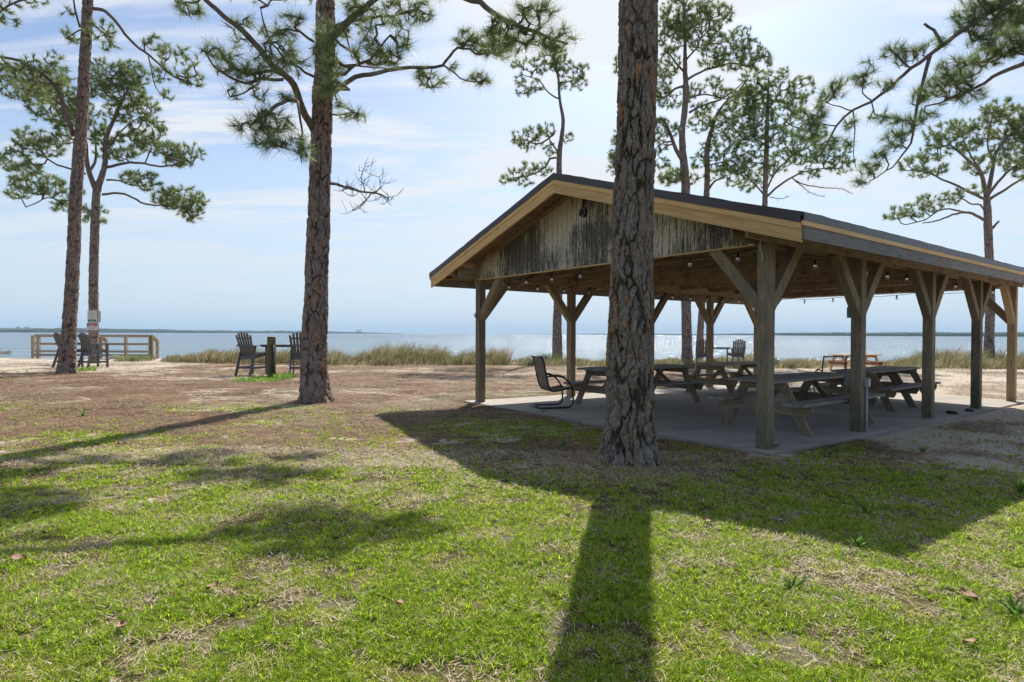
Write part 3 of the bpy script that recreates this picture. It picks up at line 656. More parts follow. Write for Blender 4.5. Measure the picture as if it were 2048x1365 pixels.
def tete(label, loc, rz, specs, table, grp='tall paired chairs joined by a side table'):
    """specs: list of (x, y, rot) chair positions; chairs face +y"""
    r = empty('paired_tall_chair', loc, rz, label, 'outdoor chair', grp)
    for cx_, cy_, ro in specs:
        R = Matrix.Rotation(ro, 3, 'Z'); T = Vector((cx_, cy_, 0))
        def bx(mb, c, size, rot=None): mb.box(T+R @ Vector(c), size, R @ (rot or Matrix.Identity(3)))
        def bm_(mb, a, b_, w_, h_, up=(0, 0, 1)): mb.beam(T+R @ Vector(a), T+R @ Vector(b_), w_, h_, R @ Vector(up))
        for s in (-1, 1):
            b = MB(); bm_(b, (s*.29, -.50, -.03), (s*.27, -.20, .99), .042, .09, (0, 1, 0)); b.build('leg', W_GREY, r, .003)
            b = MB(); bx(b, (s*.29, .33, .475), (.042, .09, 1.01)); b.build('leg', W_GREY, r, .003)
            b = MB(); bx(b, (s*.325, .06, 1.005), (.12, .68, .026)); b.build('armrest', W_GREY, r, .004)
        b = MB()
        for s in (-1, 1): bm_(b, (s*.245, -.30, .60), (s*.245, .38, .72), .038, .10)
        bm_(b, (-.27, -.30, .60), (.27, -.30, .60), .04, .12); b.build('seat_rail', W_GREY, r, .003)
        b = MB()
        for i in range(6): y_ = -.2+.1*i; bm_(b, (-.27, y_, .665+.018*i), (.27, y_, .665+.018*i), .085, .022)
        b.build('seat', W_GREY, r, .003)
        b = MB()
        for i in range(6):
            u = i-2.5; h = 1.47-.016*u*u; bm_(b, (u*.082, -.22, .60), (u*.112, -.22-(h-.6)*.33, h), .080, .02, (0, 1, .3))
        b.build('backrest', W_SLAT, r, .003)
        b = MB(); bx(b, (0, -.40, 1.01), (.66, .035, .06)); bx(b, (0, -.445, 1.26), (.56, .025, .05)); b.build('crosspiece', W_GREY, r, .003)
        b = MB(); bx(b, (0, .40, .33), (.60, .12, .026))
        for s in (-1, 1): bm_(b, (s*.29, -.42, .25), (s*.29, .33, .25), .035, .08)
        bm_(b, (-.29, -.42, .26), (.29, -.42, .26), .035, .07); b.build('footrest', W_GREY, r, .003)
    (ax, ay), (bx_, by_) = table; b = MB(); b.beam((ax, ay, 1.03), (bx_, by_, 1.03), .42, .028); b.beam((ax, ay-.1, .985), (bx_, by_-.1, .985), .03, .06); b.build('side_table', W_GREY, r, .003)
    return r
gm = gnd(545, 751); s_ = F/gm.y
tete('pair of tall grey Adirondack chairs behind the short green piling'.replace('Adirondack ', 'slat back '), (gm.x, gm.y+.3, gm.z), 0, [(-.80, 0, -.28), (.86, 0, .20)], ((-.52, .12), (.60, .12)))
gm = gnd(1440, 737); tete('pair of tall grey slat back chairs seen between the far pavilion posts', (gm.x, gm.y+.3, gm.z), 0, [(-.78, 0, -.32), (.92, .1, .02)], ((-.5, .12), (.62, .16)))
gm = gnd(153, 737); tete('pair of tall grey slat back chairs beside the leaning left pine', (gm.x, gm.y+.55, gm.z), -.12, [(-.86, .1, -.34), (.40, 0, -.24)], ((-.54, .25), (.1, .25)))
# short piling with a black pipe
gp = gnd(543, 758); r = empty('wooden_piling', gp, 0, 'short round green stained piling with a black pipe strapped to its side', 'post')
b = MB(); b.tube([(0, 0, -.15), (0, 0, .6), (0, 0, 1.30), (0, 0, 1.315)], [.135, .132, .128, .118], 20); b.build('piling', W_PILE, r, smooth=False)
b = MB(); b.tube([(.10, -.13, -.1), (.10, -.13, 1.06)], .042, 10); b.build('pipe', M_BLACK, r, smooth=True)
# railing of the beach lookout
gA, gB, gC, gD = [Vector((at(q, 716, 35.2).x, 35.2, Gf(at(q, 716, 35.2).x, 35.2))) for q in (72, 200, 252, 302)]; HR = 1.36
r = empty('wooden_railing', gA, 0, 'weathered wooden lookout railing at the edge of the beach', 'railing')
pts = [Vector((p.x, 35.2, p.z)) for p in (gA, gB, gC, gD)]; oA = Vector(gA); oA = Vector((gA.x, gA.y, gA.z))
ext = [Vector((at(213, 716, 36.6).x, 36.6, pts[1].z-.36)), Vector((at(315, 716, 36.6).x, 36.6, pts[3].z-.36))]
for k, p in enumerate(pts+ext):
    b = MB(); q = p-oA; wd_ = (.5, .3, .2, .28, .16, .18)[k]; 
    if k == 0:
        for dx in (-.16, .16): b.box((q.x+dx, q.y, q.z+HR/2-.2), (.16, .16, HR+.4))
    else: b.box((q.x, q.y, q.z+HR/2-.2), (wd_*.75, .15, HR+.4))
    b.build('post', (W_FENCE, W_PILE, W_FENCE, W_PILE, W_FENCE, W_FENCE)[k], r, .005)
for a_, b__ in ((0, 1), (1, 2), (2, 3), (1, 4), (3, 5)):
    A_ = (pts+ext)[a_]-oA; B_ = (pts+ext)[b__]-oA
    for z_, h_ in ((HR-.03, .14), (.86, .13), (.42, .13), (.20, .13)):
        if b__ > 3 and z_ < .4: continue
        b = MB(); b.beam(A_+Vector((0, -.1, z_)), B_+Vector((0, -.1, z_)), .04, h_); 
        if z_ > 1.2: b.beam(A_+Vector((0, 0, HR+.045)), B_+Vector((0, 0, HR+.045)), .24, .035)
        b.build('rail', W_FENCE, r, .004)
# broken snag
gs = gnd(1486, 717); r = empty('dead_tree_snag', (gs.x, gs.y, gs.z), 0, 'broken leaning dead trunk standing in the grass right of the tall chairs', 'dead tree')
b = MB(); b.tube([(0, 0, -.2), (.05, 0, .4), (.12, 0, .9), (.22, 0, 1.3), (.27, 0, 1.6), (.33, 0, 1.9)], [.17, .15, .15, .13, .07, .02], 9); b.tube([(.0, .0, .8), (.08, 0, 1.25), (.16, 0, 1.62)], [.1, .09, .02], 7); b.build('trunk', W_SNAG, r)

# ================================================================== TREES
def bark_field(s, ang, rad, cw, ch, seed):
    """s along trunk, ang around, returns (crack 0..1, id1, id2, height)"""
    na = max(4, int(round(2*PI*rad/cw))); u = ang/(2*PI)*na; v = s/ch
    v = v + .55*(vnoise(u*.9+7, v*1.3, seed)-.5)*2 + .25*(vnoise(u*3+7, v*5, seed+8)-.5); u0 = u + .42*(vnoise(u*.7, s/ch*1.6+3, seed+5)-.5)*2 + .34*(vnoise(u*3, s/ch*7, seed+6)-.5) + .15*(vnoise(u*8, s/ch*22, seed+7)-.5)
    iu = np.floor(u0).astype(np.int64); iv = np.floor(v).astype(np.int64)
    f1 = np.full(u.shape, 9.); f2 = np.full(u.shape, 9.); id1 = np.zeros(u.shape); id2 = np.zeros(u.shape)
    for du in (-1, 0, 1):
        for dv in (-1, 0, 1):
            cu = iu+du; cvv = iv+dv; hu = np.mod(cu, na)
            x = cu+.5+.95*(hash2(hu, cvv, seed+1)-.5); y = cvv+.5+.95*(hash2(hu, cvv, seed+2)-.5)
            d = np.abs(u0-x)**1.7+np.abs((v-y)*1.0)**1.7
            d = d**(1/1.7); c = d < f1
            f2 = np.where(c, f1, np.minimum(f2, d)); i1 = hash2(hu, cvv, seed+3); i2 = hash2(hu, cvv, seed+4)
            id1 = np.where(c, i1, id1); id2 = np.where(c, i2, id2); f1 = np.where(c, d, f1)
    e = f2-f1
    wv = vnoise(u*1.3, s/ch*2.7, seed+30); w1 = .05+.40*wv*wv
    crack = (1-sstep(.0, 1, e/w1))*(.35+.65*sstep(.2, .7, wv)); return crack, id1, id2, sstep(.0, 1, e/(w1*1.3))
def trunk_mesh(name, pts, rad, mat, parent, ds, na, cw, ch, amp, seed, flare=0, fineto=1e9, lobes=5):
    P = np.array([tuple(p) for p in pts]); d = np.r_[0, np.cumsum(np.linalg.norm(np.diff(P, axis=0), axis=1))]
    S = [0.]
    while S[-1] < d[-1]: S.append(S[-1]+(ds if S[-1] < fineto else ds*5))
    S = np.array(S[:-1]+[d[-1]])
    # smooth centre line
    C = np.stack([np.interp(S, d, P[:, i]) for i in range(3)], -1); R0 = np.interp(S, d, rad)
    kk = max(1, int(.4/ds)); ker = np.ones(2*kk+1)/(2*kk+1)
    if len(S) > 4*kk:
        for i in range(2):
            pad = np.r_[2*C[0, i]-C[kk:0:-1, i], C[:, i], 2*C[-1, i]-C[-2:-kk-2:-1, i]]; C[:, i] = np.convolve(pad, ker, 'valid')
    an = np.arange(na)/na*2*PI; SS, AA = np.meshgrid(S, an, indexing='ij'); RR = np.repeat(R0[:, None], na, 1)
    rm = float(np.mean(rad)); cr, i1, i2, hh = bark_field(SS.ravel(), AA.ravel(), rm, cw, ch, seed)
    cr2, j1, j2, h2 = bark_field(SS.ravel(), AA.ravel(), rm, cw*.45, ch*.26, seed+50)
    cr = cr.reshape(SS.shape); hh = hh.reshape(SS.shape); h2 = h2.reshape(SS.shape); i1_ = i1.reshape(SS.shape); j1_ = j1.reshape(SS.shape)
    lob = np.cos(AA*lobes+seed)+.5*np.cos(AA*3+seed*2); RR = RR*(1+flare*np.exp(-SS/.40)*.13*lob) * (1+.03*(vnoise(AA*1.2+seed, SS*1.1, 3)-.5))
    H = amp*(hh*(.65+.7*i1_)+.28*h2*(.4+.9*j1_)-1.1) + amp*.35*(vnoise(AA*rm/cw*6, SS/ch*9, seed+9)-.5)
    RR = RR+H; X = C[:, None, 0]+RR*np.cos(AA); Y = C[:, None, 1]+RR*np.sin(AA); Z = np.repeat(C[:, 2][:, None], na, 1)
    V = np.stack([X, Y, Z], -1).reshape(-1, 3); n = len(S); idx = np.arange(n*na).reshape(n, na); nx_ = np.roll(idx, -1, 1)
    Fq = np.stack([idx[:-1], nx_[:-1], nx_[1:], idx[1:]], -1).reshape(-1, 4)
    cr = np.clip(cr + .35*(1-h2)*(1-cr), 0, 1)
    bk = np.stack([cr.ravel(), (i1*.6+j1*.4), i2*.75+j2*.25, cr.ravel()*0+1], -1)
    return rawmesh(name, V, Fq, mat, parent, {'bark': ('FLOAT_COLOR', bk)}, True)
def needles(name, P, D, L, wid, n, parent, seed, droop=.1, tints=((.13, .19, .065), (.32, .39, .14)), seg=1, spread=1.15):
    """tufts at P (m,3) with directions D; n needles each"""
    r = np.random.default_rng(seed); m = len(P); P = np.repeat(P, n, 0); D = np.repeat(D, n, 0)
    D = D/np.linalg.norm(D, axis=1, keepdims=True)
    rv = r.normal(size=(m*n, 3)); rv /= np.linalg.norm(rv, axis=1, keepdims=True); t = r.random((m*n, 1))**.7*spread
    d = D*(1-.15*t)+rv*t; d /= np.linalg.norm(d, axis=1, keepdims=True)
    ll = L*(.65+.5*r.random((m*n, 1))); P = P - D*L*.55*r.random((m*n, 1))**1.5
    side = np.cross(d, r.normal(size=(m*n, 3))); side /= np.linalg.norm(side, axis=1, keepdims=True)+1e-9; sw = side*wid*.5*(.7+.6*r.random((m*n, 1)))
    tip = P+d*ll; tip[:, 2] -= droop*ll[:, 0]
    V = np.stack([P-sw, P+sw, tip], 1).reshape(-1, 3); Fq = np.arange(len(V)).reshape(-1, 3)
    tn = r.random((m*n, 1))*.55+np.repeat(r.random((m, 1)), n, 0)*.45; c = np.array(tints[0])*(1-tn)+np.array(tints[1])*tn
    old = (r.random((m*n, 1)) < .035); c = np.where(old, np.array((.26, .19, .09)), c)
    c = np.repeat(c, 3, 0); c = np.c_[c, np.ones(len(c))]
    return rawmesh(name, V, Fq, M_NEEDLE, parent, {'tint': ('FLOAT_COLOR', c)})
def smooth_path(pts, step=.25):
    """Catmull-Rom through points with radii (x,y,z,r)"""
    P = np.array(pts, float); out_ = []
    for i in range(len(P)-1):
        p0 = P[max(i-1, 0)]; p1 = P[i]; p2 = P[i+1]; p3 = P[min(i+2, len(P)-1)]; n = max(2, int(np.linalg.norm(p2[:3]-p1[:3])/step))
        for k in range(n):
            t = k/n; out_.append(.5*((2*p1)+(-p0+p2)*t+(2*p0-5*p1+4*p2-p3)*t*t+(-p0+3*p1-3*p2+p3)*t**3))
    out_.append(P[-1]); return np.array(out_)
def pine(label, base, trunk, limbs, clusters, mat, ds, na, cw, ch, amp, seed, area=62, nl=.24, nw=.009, nn=24, flare=1, group='tall pines along the shore', bare=(), fineto=1e9, name='pine_tree', Y=None, tints=None, twig=.006, smooth_up=.25, dens=1.0):
    r = random.Random(seed); g = gnd(*base) if Y is None else None
    Y0 = g.y if Y is None else Y; bx = at(base[0], base[1], Y0); bz = Gf(bx.x, bx.y)
    root = empty(name, (bx.x, Y0, bz), 0, label, 'pine tree', group); O = Vector((bx.x, Y0, bz)); ppm = F/Y0
    tp = []; tr = []
    for k, (px, py, wd_) in enumerate(trunk):
        p = at(px, py, Y0)-O; tp.append(p); tr.append(wd_/2/ppm/math.hypot(1, (px-1024)/F))
    tp[0].z = min(tp[0].z, -.12)
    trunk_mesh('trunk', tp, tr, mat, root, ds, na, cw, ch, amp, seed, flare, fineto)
    # skeleton nodes: (pos, px, py, radius, dist)
    nodes = []
    for i in range(len(tp)-1):
        m = max(1, int((tp[i+1]-tp[i]).length/.35))
        for k in range(m):
            t = k/m; nodes.append((tp[i].lerp(tp[i+1], t), tr[i]+(tr[i+1]-tr[i])*t))
    lim = MB()
    def topx(p): q = p+O; l = (CR.transposed() @ (q-Vector((0, 0, CH)))); return 1024+l.x/-l.z*F, 682.5-l.y/-l.z*F
    tipnodes = []
    for lb in list(limbs)+[b_ for b_ in bare]:
        pts, w0, w1 = lb[:3]; L = sum(math.dist(pts[i], pts[i+1]) for i in range(len(pts)-1))/ppm
        d1 = lb[3] if len(lb) > 3 else r.uniform(-.55, .55)*L; d0 = lb[4] if len(lb) > 4 else None
        if d0 is None:
            p0 = at(*pts[0], Y0)-O; best = min(nodes, key=lambda q: (q[0].x-p0.x)**2+(q[0].z-p0.z)**2); d0 = best[0].y
        W_ = []; acc = 0
        for i, (px, py) in enumerate(pts):
            if i: acc += math.dist(pts[i-1], pts[i])/ppm
            t = acc/max(L, .01); dy = d0+(d1)*t*(2-t)*.7+(0 if lb in limbs else 0); p = at(px, py, Y0+dy)-O
            W_.append((p.x, p.y, p.z, (w0+(w1-w0)*t)/2/ppm))
        S = smooth_path(W_, .22); S[:, 2] += .02*np.array([r.uniform(-1, 1) for _ in S]); S[:, 3] = np.maximum(S[:, 3], twig*.8)
        lim.tube([Vector(q[:3]) for q in S], [q[3] for q in S], 7 if w0 > 5 else 5)
        if lb in limbs:
            for q in S[1:]: nodes.append((Vector(q[:3]), q[3]))
        else:
            for q in S[2:]:   # bare twigs
                for _q in range(2 if name == 'pine_tree' and w0 > 1.5 else 1):
                    v = Vector((r.uniform(-1, 1), r.uniform(-1, 1), r.uniform(-.6, 1))).normalized()*r.uniform(.08, .38)
                    p = Vector(q[:3]); m1 = p+v*.55+Vector((r.uniform(-.04, .04), 0, -.05)); lim.tube([p, m1, p+v], [twig, twig*.8, twig*.5], 3, False); lim.tube([m1, m1+Vector((v.z, v.x, abs(v.x)+.04))*.5], [twig*.7, twig*.4], 3, False)
    npx = [topx(n_[0]) for n_ in nodes]; npa = np.array(npx); TP = []; TD = []
    for c in clusters:
        cx_, cy_, rx, ry = c[:4]
        if len(c) == 4: rx *= 1.15; ry *= 1.22
        n = int(c[4]*dens+.5) if len(c) > 4 else max(4, int(PI*rx*ry/area)); k = int(np.argmin(np.hypot(npa[:, 0]-cx_, npa[:, 1]-cy_)))
        dep = c[5] if len(c) > 5 else nodes[k][0].y+r.uniform(-.5, .5)*max(rx, ry)/ppm
        cen = at(cx_, cy_, Y0+dep)-O; sx = rx/ppm; sz = ry/ppm; sy = (sx+sz)*.5*.95
        pts_ = []
        for _ in range(n):
            for _t in range(8):
                u = Vector((r.uniform(-1, 1), r.uniform(-1, 1), r.uniform(-1, 1)))
                if u.length < 1: break
            l = u.length; u = u*(max(l, .01)**-.35); pts_.append(cen+Vector((u.x*sx, u.y*sy, u.z*sz)))
        near = sorted(range(len(nodes)), key=lambda q: (nodes[q][0]-cen).length)[:6]
        tree = [(nodes[q][0], None) for q in near]; pts_.sort(key=lambda p: (p-tree[0][0]).length); par = []
        for p in pts_:
            bi = min(range(len(tree)), key=lambda q: (tree[q][0]-p).length + (.0 if q >= 6 else .15)); a = tree[bi][0]
            mid = a.lerp(p, .55)+Vector((r.uniform(-.06, .06), r.uniform(-.06, .06), -.10*(p-a).length+r.uniform(-.04, .04)))
            tree.append((mid, bi)); mi = len(tree)-1; tree.append((p, mi))
        cnt = [0]*len(tree)
        for q in range(len(tree)-1, 5, -1):
            cnt[q] += 1; pb = tree[q][1]
            if pb is not None: cnt[pb] += cnt[q]
        for q in range(6, len(tree)):
            p, pb = tree[q]; a = tree[pb][0]; r0 = min(twig*cnt[q]**.42, .05); r1 = min(twig*max(cnt[q]-1, 1)**.42, .05)
            lim.tube([a, p], [r0, r1], 3 if r0 < .02 else 5, False)
        for q in range(7, len(tree), 2):
            p, pb = tree[q]; d = (p-tree[pb][0]); d = d.normalized() if d.length > 1e-3 else Vector((0, 0, 1)); d = (d+Vector((0, 0, smooth_up*1.6))).normalized(); TP.append(p); TD.append(d)
    lim.build('limbs', M_LIMB, root, smooth=True, recalc=False)
    kw = {'tints': tints} if tints else {}
    if TP: needles('crown', np.array([tuple(p) for p in TP]), np.array([tuple(d) for d in TD]), nl, nw, nn, root, seed, **kw)
    return root
FG = dict(ds=.05, na=48, cw=.11, ch=.20, amp=.028)
# big foreground pine (its crown is above the frame)
pine('huge foreground pine with thick plated bark, standing right before the pavilion', (1262, 926),
     [(1262, 944, 142), (1262, 926, 128), (1262, 905, 118), (1262, 880, 111), (1261, 850, 106), (1260, 800, 98), (1260, 700, 89), (1263, 600, 82), (1265, 500, 79), (1267, 400, 78), (1270, 300, 77), (1274, 200, 77), (1277, 100, 76), (1279, 0, 76), (1284, -300, 68), (1290, -800, 48), (1300, -1300, 26), (1300, -1650, 8)],
     [([(1285, -520), (1450, -650), (1650, -700)], 22, 8), ([(1285, -600), (1100, -700), (900, -720)], 22, 8), ([(1290, -800), (1480, -950), (1600, -1100)], 18, 6), ([(1290, -900), (1100, -1050), (1000, -1150)], 16, 6)],
     [(1650, -720, 160, 90, 50), (950, -740, 160, 90, 50), (1600, -1080, 150, 110, 50), (1050, -1130, 150, 110, 50), (1300, -1550, 180, 150, 80), (1300, -1250, 200, 120, 50)],
     BK_NEAR, .010, 230, .095, .40, .034, 11, nw=.006, nn=30, group='pines on the lawn', fineto=5.6)
pine('tall middle pine with reddish plated bark and a bare dead branch, left of the pavilion', (632, 803),
     [(632, 812, 80), (632, 803, 74), (631, 790, 66), (629, 770, 60), (628, 740, 55), (628, 700, 51), (632, 600, 48), (637, 450, 45), (641, 330, 43), (645, 200, 40), (650, 100, 37), (651, 0, 36), (652, -150, 30), (655, -400, 16), (655, -560, 6)],
     [([(632, 272), (618, 245), (603, 215), (595, 190), (588, 170), (570, 150), (545, 130), (520, 100), (495, 72), (465, 45), (435, 22), (405, -5)], 15, 8, -2.0),
      ([(588, 168), (560, 148), (530, 143), (505, 150), (480, 142), (462, 128), (448, 118)], 6, 3, -1.5), ([(565, 160), (540, 158), (520, 158), (490, 165), (455, 150), (425, 130), (412, 106)], 6, 2.5, -2.2),
      ([(530, 150), (510, 172), (485, 188), (462, 192)], 4, 2, -1), ([(592, 203), (575, 202), (555, 210), (538, 228), (530, 245), (540, 275), (550, 290), (565, 297)], 7, 3, -1),
      ([(595, 205), (600, 240), (605, 270), (600, 290), (603, 325)], 5, 2, -.8), ([(650, 160), (620, 150), (600, 138), (575, 125), (562, 120)], 6, 3, -1.6),
      ([(575, 128), (555, 100), (540, 80), (530, 55), (521, 18)], 4, 2, -1), ([(655, 195), (680, 175), (710, 155), (740, 150), (775, 140), (820, 136), (870, 135), (885, 130), (900, 112), (915, 97), (940, 100), (960, 110), (985, 100)], 11, 3.5, 1),
      ([(885, 130), (900, 140), (920, 155), (945, 165), (970, 160)], 4, 2, .3), ([(865, 135), (860, 155), (865, 175)], 3, 1.5, .3), ([(668, 70), (700, 40), (730, 15), (755, -5)], 15, 10, -1), ([(670, 52), (720, 38), (760, 35), (800, 30), (840, 15)], 7, 3, -.5),
      ([(650, 152), (690, 148), (710, 130), (740, 120), (760, 95), (780, 70)], 7, 3, -2), ([(710, 130), (750, 135), (780, 140)], 4, 2, -1), ([(690, 60), (700, 100), (705, 120)], 4, 2, -.5), ([(628, 85), (600, 65), (575, 60), (550, 65)], 6, 2.5, -1), ([(665, 230), (690, 228), (715, 225)], 4, 2, -1),
      ([(660, 160), (690, 172), (700, 182)], 8, 5, -.8), ([(652, -200), (760, -120), (860, -50), (920, -10), (960, 5), (985, 25), (1030, 50), (1070, 65), (1110, 80), (1135, 90)], 22, 4, -2.5),
      ([(405, -5), (385, 8), (350, 2)], 4, 2, .3), ([(652, -250), (550, -330), (430, -380)], 16, 6), ([(652, -300), (760, -400), (860, -420)], 14, 6)],
     [(490, 55, 28, 24, 9), (487, 85, 18, 14, 5), (430, 108, 22, 18, 8), (462, 128, 35, 20, 16), (505, 150, 40, 16, 18), (462, 190, 16, 14, 4), (515, 185, 20, 10, 5), (550, 105, 38, 34, 24), (590, 128, 28, 22, 14), (583, 38, 24, 12, 12), (545, 60, 25, 14, 10), (575, 72, 20, 14, 8),
      (500, 250, 32, 10, 14), (545, 242, 32, 24, 26), (530, 280, 26, 10, 10), (555, 293, 20, 8, 8), (598, 285, 14, 16, 8), (612, 302, 12, 12, 6), (575, 190, 14, 8, 5),
      (930, 78, 26, 18, 20), (965, 88, 32, 20, 26), (990, 70, 22, 18, 16), (985, 98, 25, 14, 12), (955, 158, 30, 13, 15), (862, 158, 32, 18, 20), (842, 143, 18, 8, 6), (905, 135, 14, 8, 4),
      (720, 20, 32, 20, 24), (800, 25, 45, 22, 32), (848, 22, 20, 18, 12), (770, 75, 46, 40, 34), (745, 105, 40, 20, 18), (700, 60, 26, 24, 12), (780, 112, 30, 20, 10), (705, 226, 28, 15, 10), (678, 205, 14, 10, 5), (655, 60, 24, 24, 14, -1.2), (652, 110, 24, 30, 20, -1.4), (655, 170, 20, 26, 16, -1.3), (665, 130, 20, 20, 10, -1.0),
      (1000, 68, 34, 36, 28), (1060, 40, 40, 26, 24), (1085, 18, 28, 14, 10), (1112, 76, 32, 24, 22), (1045, 88, 32, 16, 14), (1008, 100, 18, 12, 8), (370, 10, 30, 12, 12), (392, 28, 12, 8, 4), (640, -30, 60, 30, 20), (860, -20, 40, 20, 10), (520, -15, 60, 12, 8),
      (430, -390, 110, 60, 60), (880, -430, 110, 60, 60), (655, -560, 120, 90, 90), (655, -350, 120, 70, 40), (560, -480, 80, 50, 40)],
     BK_MID, .02, 130, .12, .34, .034, 23, nl=.29, nw=.0062, nn=38, dens=1.25, group='pines on the lawn', fineto=9,
     bare=[([(660, 368), (690, 375), (720, 383), (745, 388), (765, 392), (778, 398)], 5, 2, -.6), ([(730, 386), (727, 370), (722, 358), (730, 332)], 2, 1, -.2), ([(745, 388), (760, 375), (758, 356)], 2, 1, .2), ([(742, 388), (730, 402), (705, 420)], 2.4, 1, .1), ([(715, 381), (700, 374), (684, 380)], 1.6, 1, .1)])
pine('leaning front pine at the far left with a long dipping branch, beside the grey chairs', (133, 742),
     [(133, 748, 48), (133, 742, 42), (135, 715, 36), (138, 660, 31), (141, 620, 30), (146, 540, 28), (151, 400, 27), (163, 250, 25), (170, 120, 24), (176, 0, 22), (181, -150, 17), (184, -330, 7)],
     [([(188, 17), (205, 20), (228, 38), (250, 68), (270, 90), (300, 112), (330, 140), (360, 160), (385, 168)], 7, 2.5, -1.5), ([(297, 113), (303, 140), (308, 165), (318, 185), (340, 200)], 3, 1.5, -.4),
      ([(147, 272), (135, 235), (127, 215), (118, 185), (100, 160), (70, 138), (40, 122), (0, 113), (-40, 108)], 9, 4, -2.0), ([(160, 55), (150, 20), (146, -10)], 4, 3, -.6), ([(183, 50), (200, 60), (215, 80)], 3, 2, -.5), ([(163, 60), (150, 65), (138, 75)], 3, 2, -.3),
      ([(178, -40), (120, -30), (60, -5), (20, 10), (0, 25)], 7, 3, -2), ([(182, -120), (260, -190), (330, -200)], 8, 3), ([(182, -150), (100, -220), (30, -230)], 8, 3), ([(183, -200), (240, -290), (280, -330)], 6, 3)],
     [(310, 88, 22, 16, 16), (352, 128, 48, 32, 50), (385, 158, 26, 14, 16), (335, 192, 13, 10, 7), (293, 82, 6, 6, 2), (322, 150, 20, 14, 10), (135, 25, 10, 10, 5), (138, 72, 20, 16, 14), (205, 70, 30, 26, 30), (215, 90, 20, 10, 8),
      (40, 138, 45, 22, 34), (90, 165, 40, 26, 30), (112, 118, 20, 12, 8), (62, 118, 20, 8, 6), (15, 150, 25, 24, 16), (60, 190, 40, 20, 18), (12, 12, 26, 14, 12), (14, 45, 20, 15, 10), (75, 4, 24, 6, 6),
      (320, -200, 60, 40, 50), (40, -235, 60, 40, 50), (270, -330, 60, 40, 45), (184, -380, 70, 60, 70), (184, -240, 60, 40, 30), (110, -320, 50, 35, 30)],
     BK_MID, .04, 64, .12, .22, .03, 31, nw=.014, nn=40, Y=20.6)
pine('back left pine with a forked trunk and warning signs nailed to it', (188, 719),
     [(188, 724, 26), (188, 716, 23), (187, 640, 21), (187, 560, 20), (190, 450, 19), (193, 380, 17), (205, 350, 13), (212, 320, 11), (209, 290, 11), (215, 265, 10), (228, 240, 8), (237, 215, 7), (250, 190, 5), (268, 160, 3)],
     [([(193, 382), (180, 350), (173, 320), (172, 290), (165, 255), (158, 225)], 11, 4, -1), ([(178, 345), (190, 325), (192, 300), (190, 270)], 6, 3, 1), ([(212, 335), (235, 330), (260, 325), (290, 328), (320, 333), (345, 330), (375, 322)], 6, 2.5), ([(205, 390), (240, 387), (265, 395), (290, 408), (330, 412), (370, 418), (395, 425)], 5, 2),
      ([(213, 360), (240, 362), (265, 372), (290, 370)], 4, 2), ([(170, 348), (150, 340), (115, 330), (95, 318), (80, 300), (60, 285), (40, 290)], 5, 2), ([(185, 425), (150, 405), (115, 400), (95, 395), (75, 405), (52, 415)], 4, 2),
      ([(222, 290), (240, 265), (262, 245), (285, 235)], 4, 2), ([(172, 300), (150, 270), (130, 250), (100, 240)], 4, 2), ([(165, 250), (130, 215), (90, 190), (60, 175)], 4, 2), ([(250, 190), (240, 160), (228, 140)], 3, 2)],
     [(368, 308, 34, 20), (350, 322, 22, 10), (330, 300, 22, 14), (365, 398, 40, 22), (385, 418, 20, 20), (330, 400, 26, 12), (290, 362, 28, 16), (258, 355, 18, 10), (28, 320, 26, 20), (62, 278, 30, 20), (92, 296, 34, 14), (55, 335, 26, 12), (62, 368, 38, 18), (100, 372, 26, 20), (38, 388, 20, 10), (125, 412, 20, 12), (160, 425, 20, 16), (150, 385, 20, 12),
      (55, 170, 48, 30), (105, 200, 45, 34), (110, 150, 30, 18), (150, 215, 26, 30), (225, 150, 42, 24), (268, 150, 26, 22), (250, 190, 40, 22), (195, 165, 18, 26), (285, 212, 28, 18), (295, 258, 32, 22), (262, 285, 36, 20), (300, 290, 22, 12), (185, 250, 20, 28), (130, 250, 24, 18), (205, 300, 16, 16), (235, 225, 24, 16), (200, 430, 12, 14), (245, 310, 24, 10), (120, 280, 24, 10)],
     BK_FAR, .07, 40, .12, .22, .025, 37, Y=29.0, nl=.28, nw=.016, nn=46, area=34)
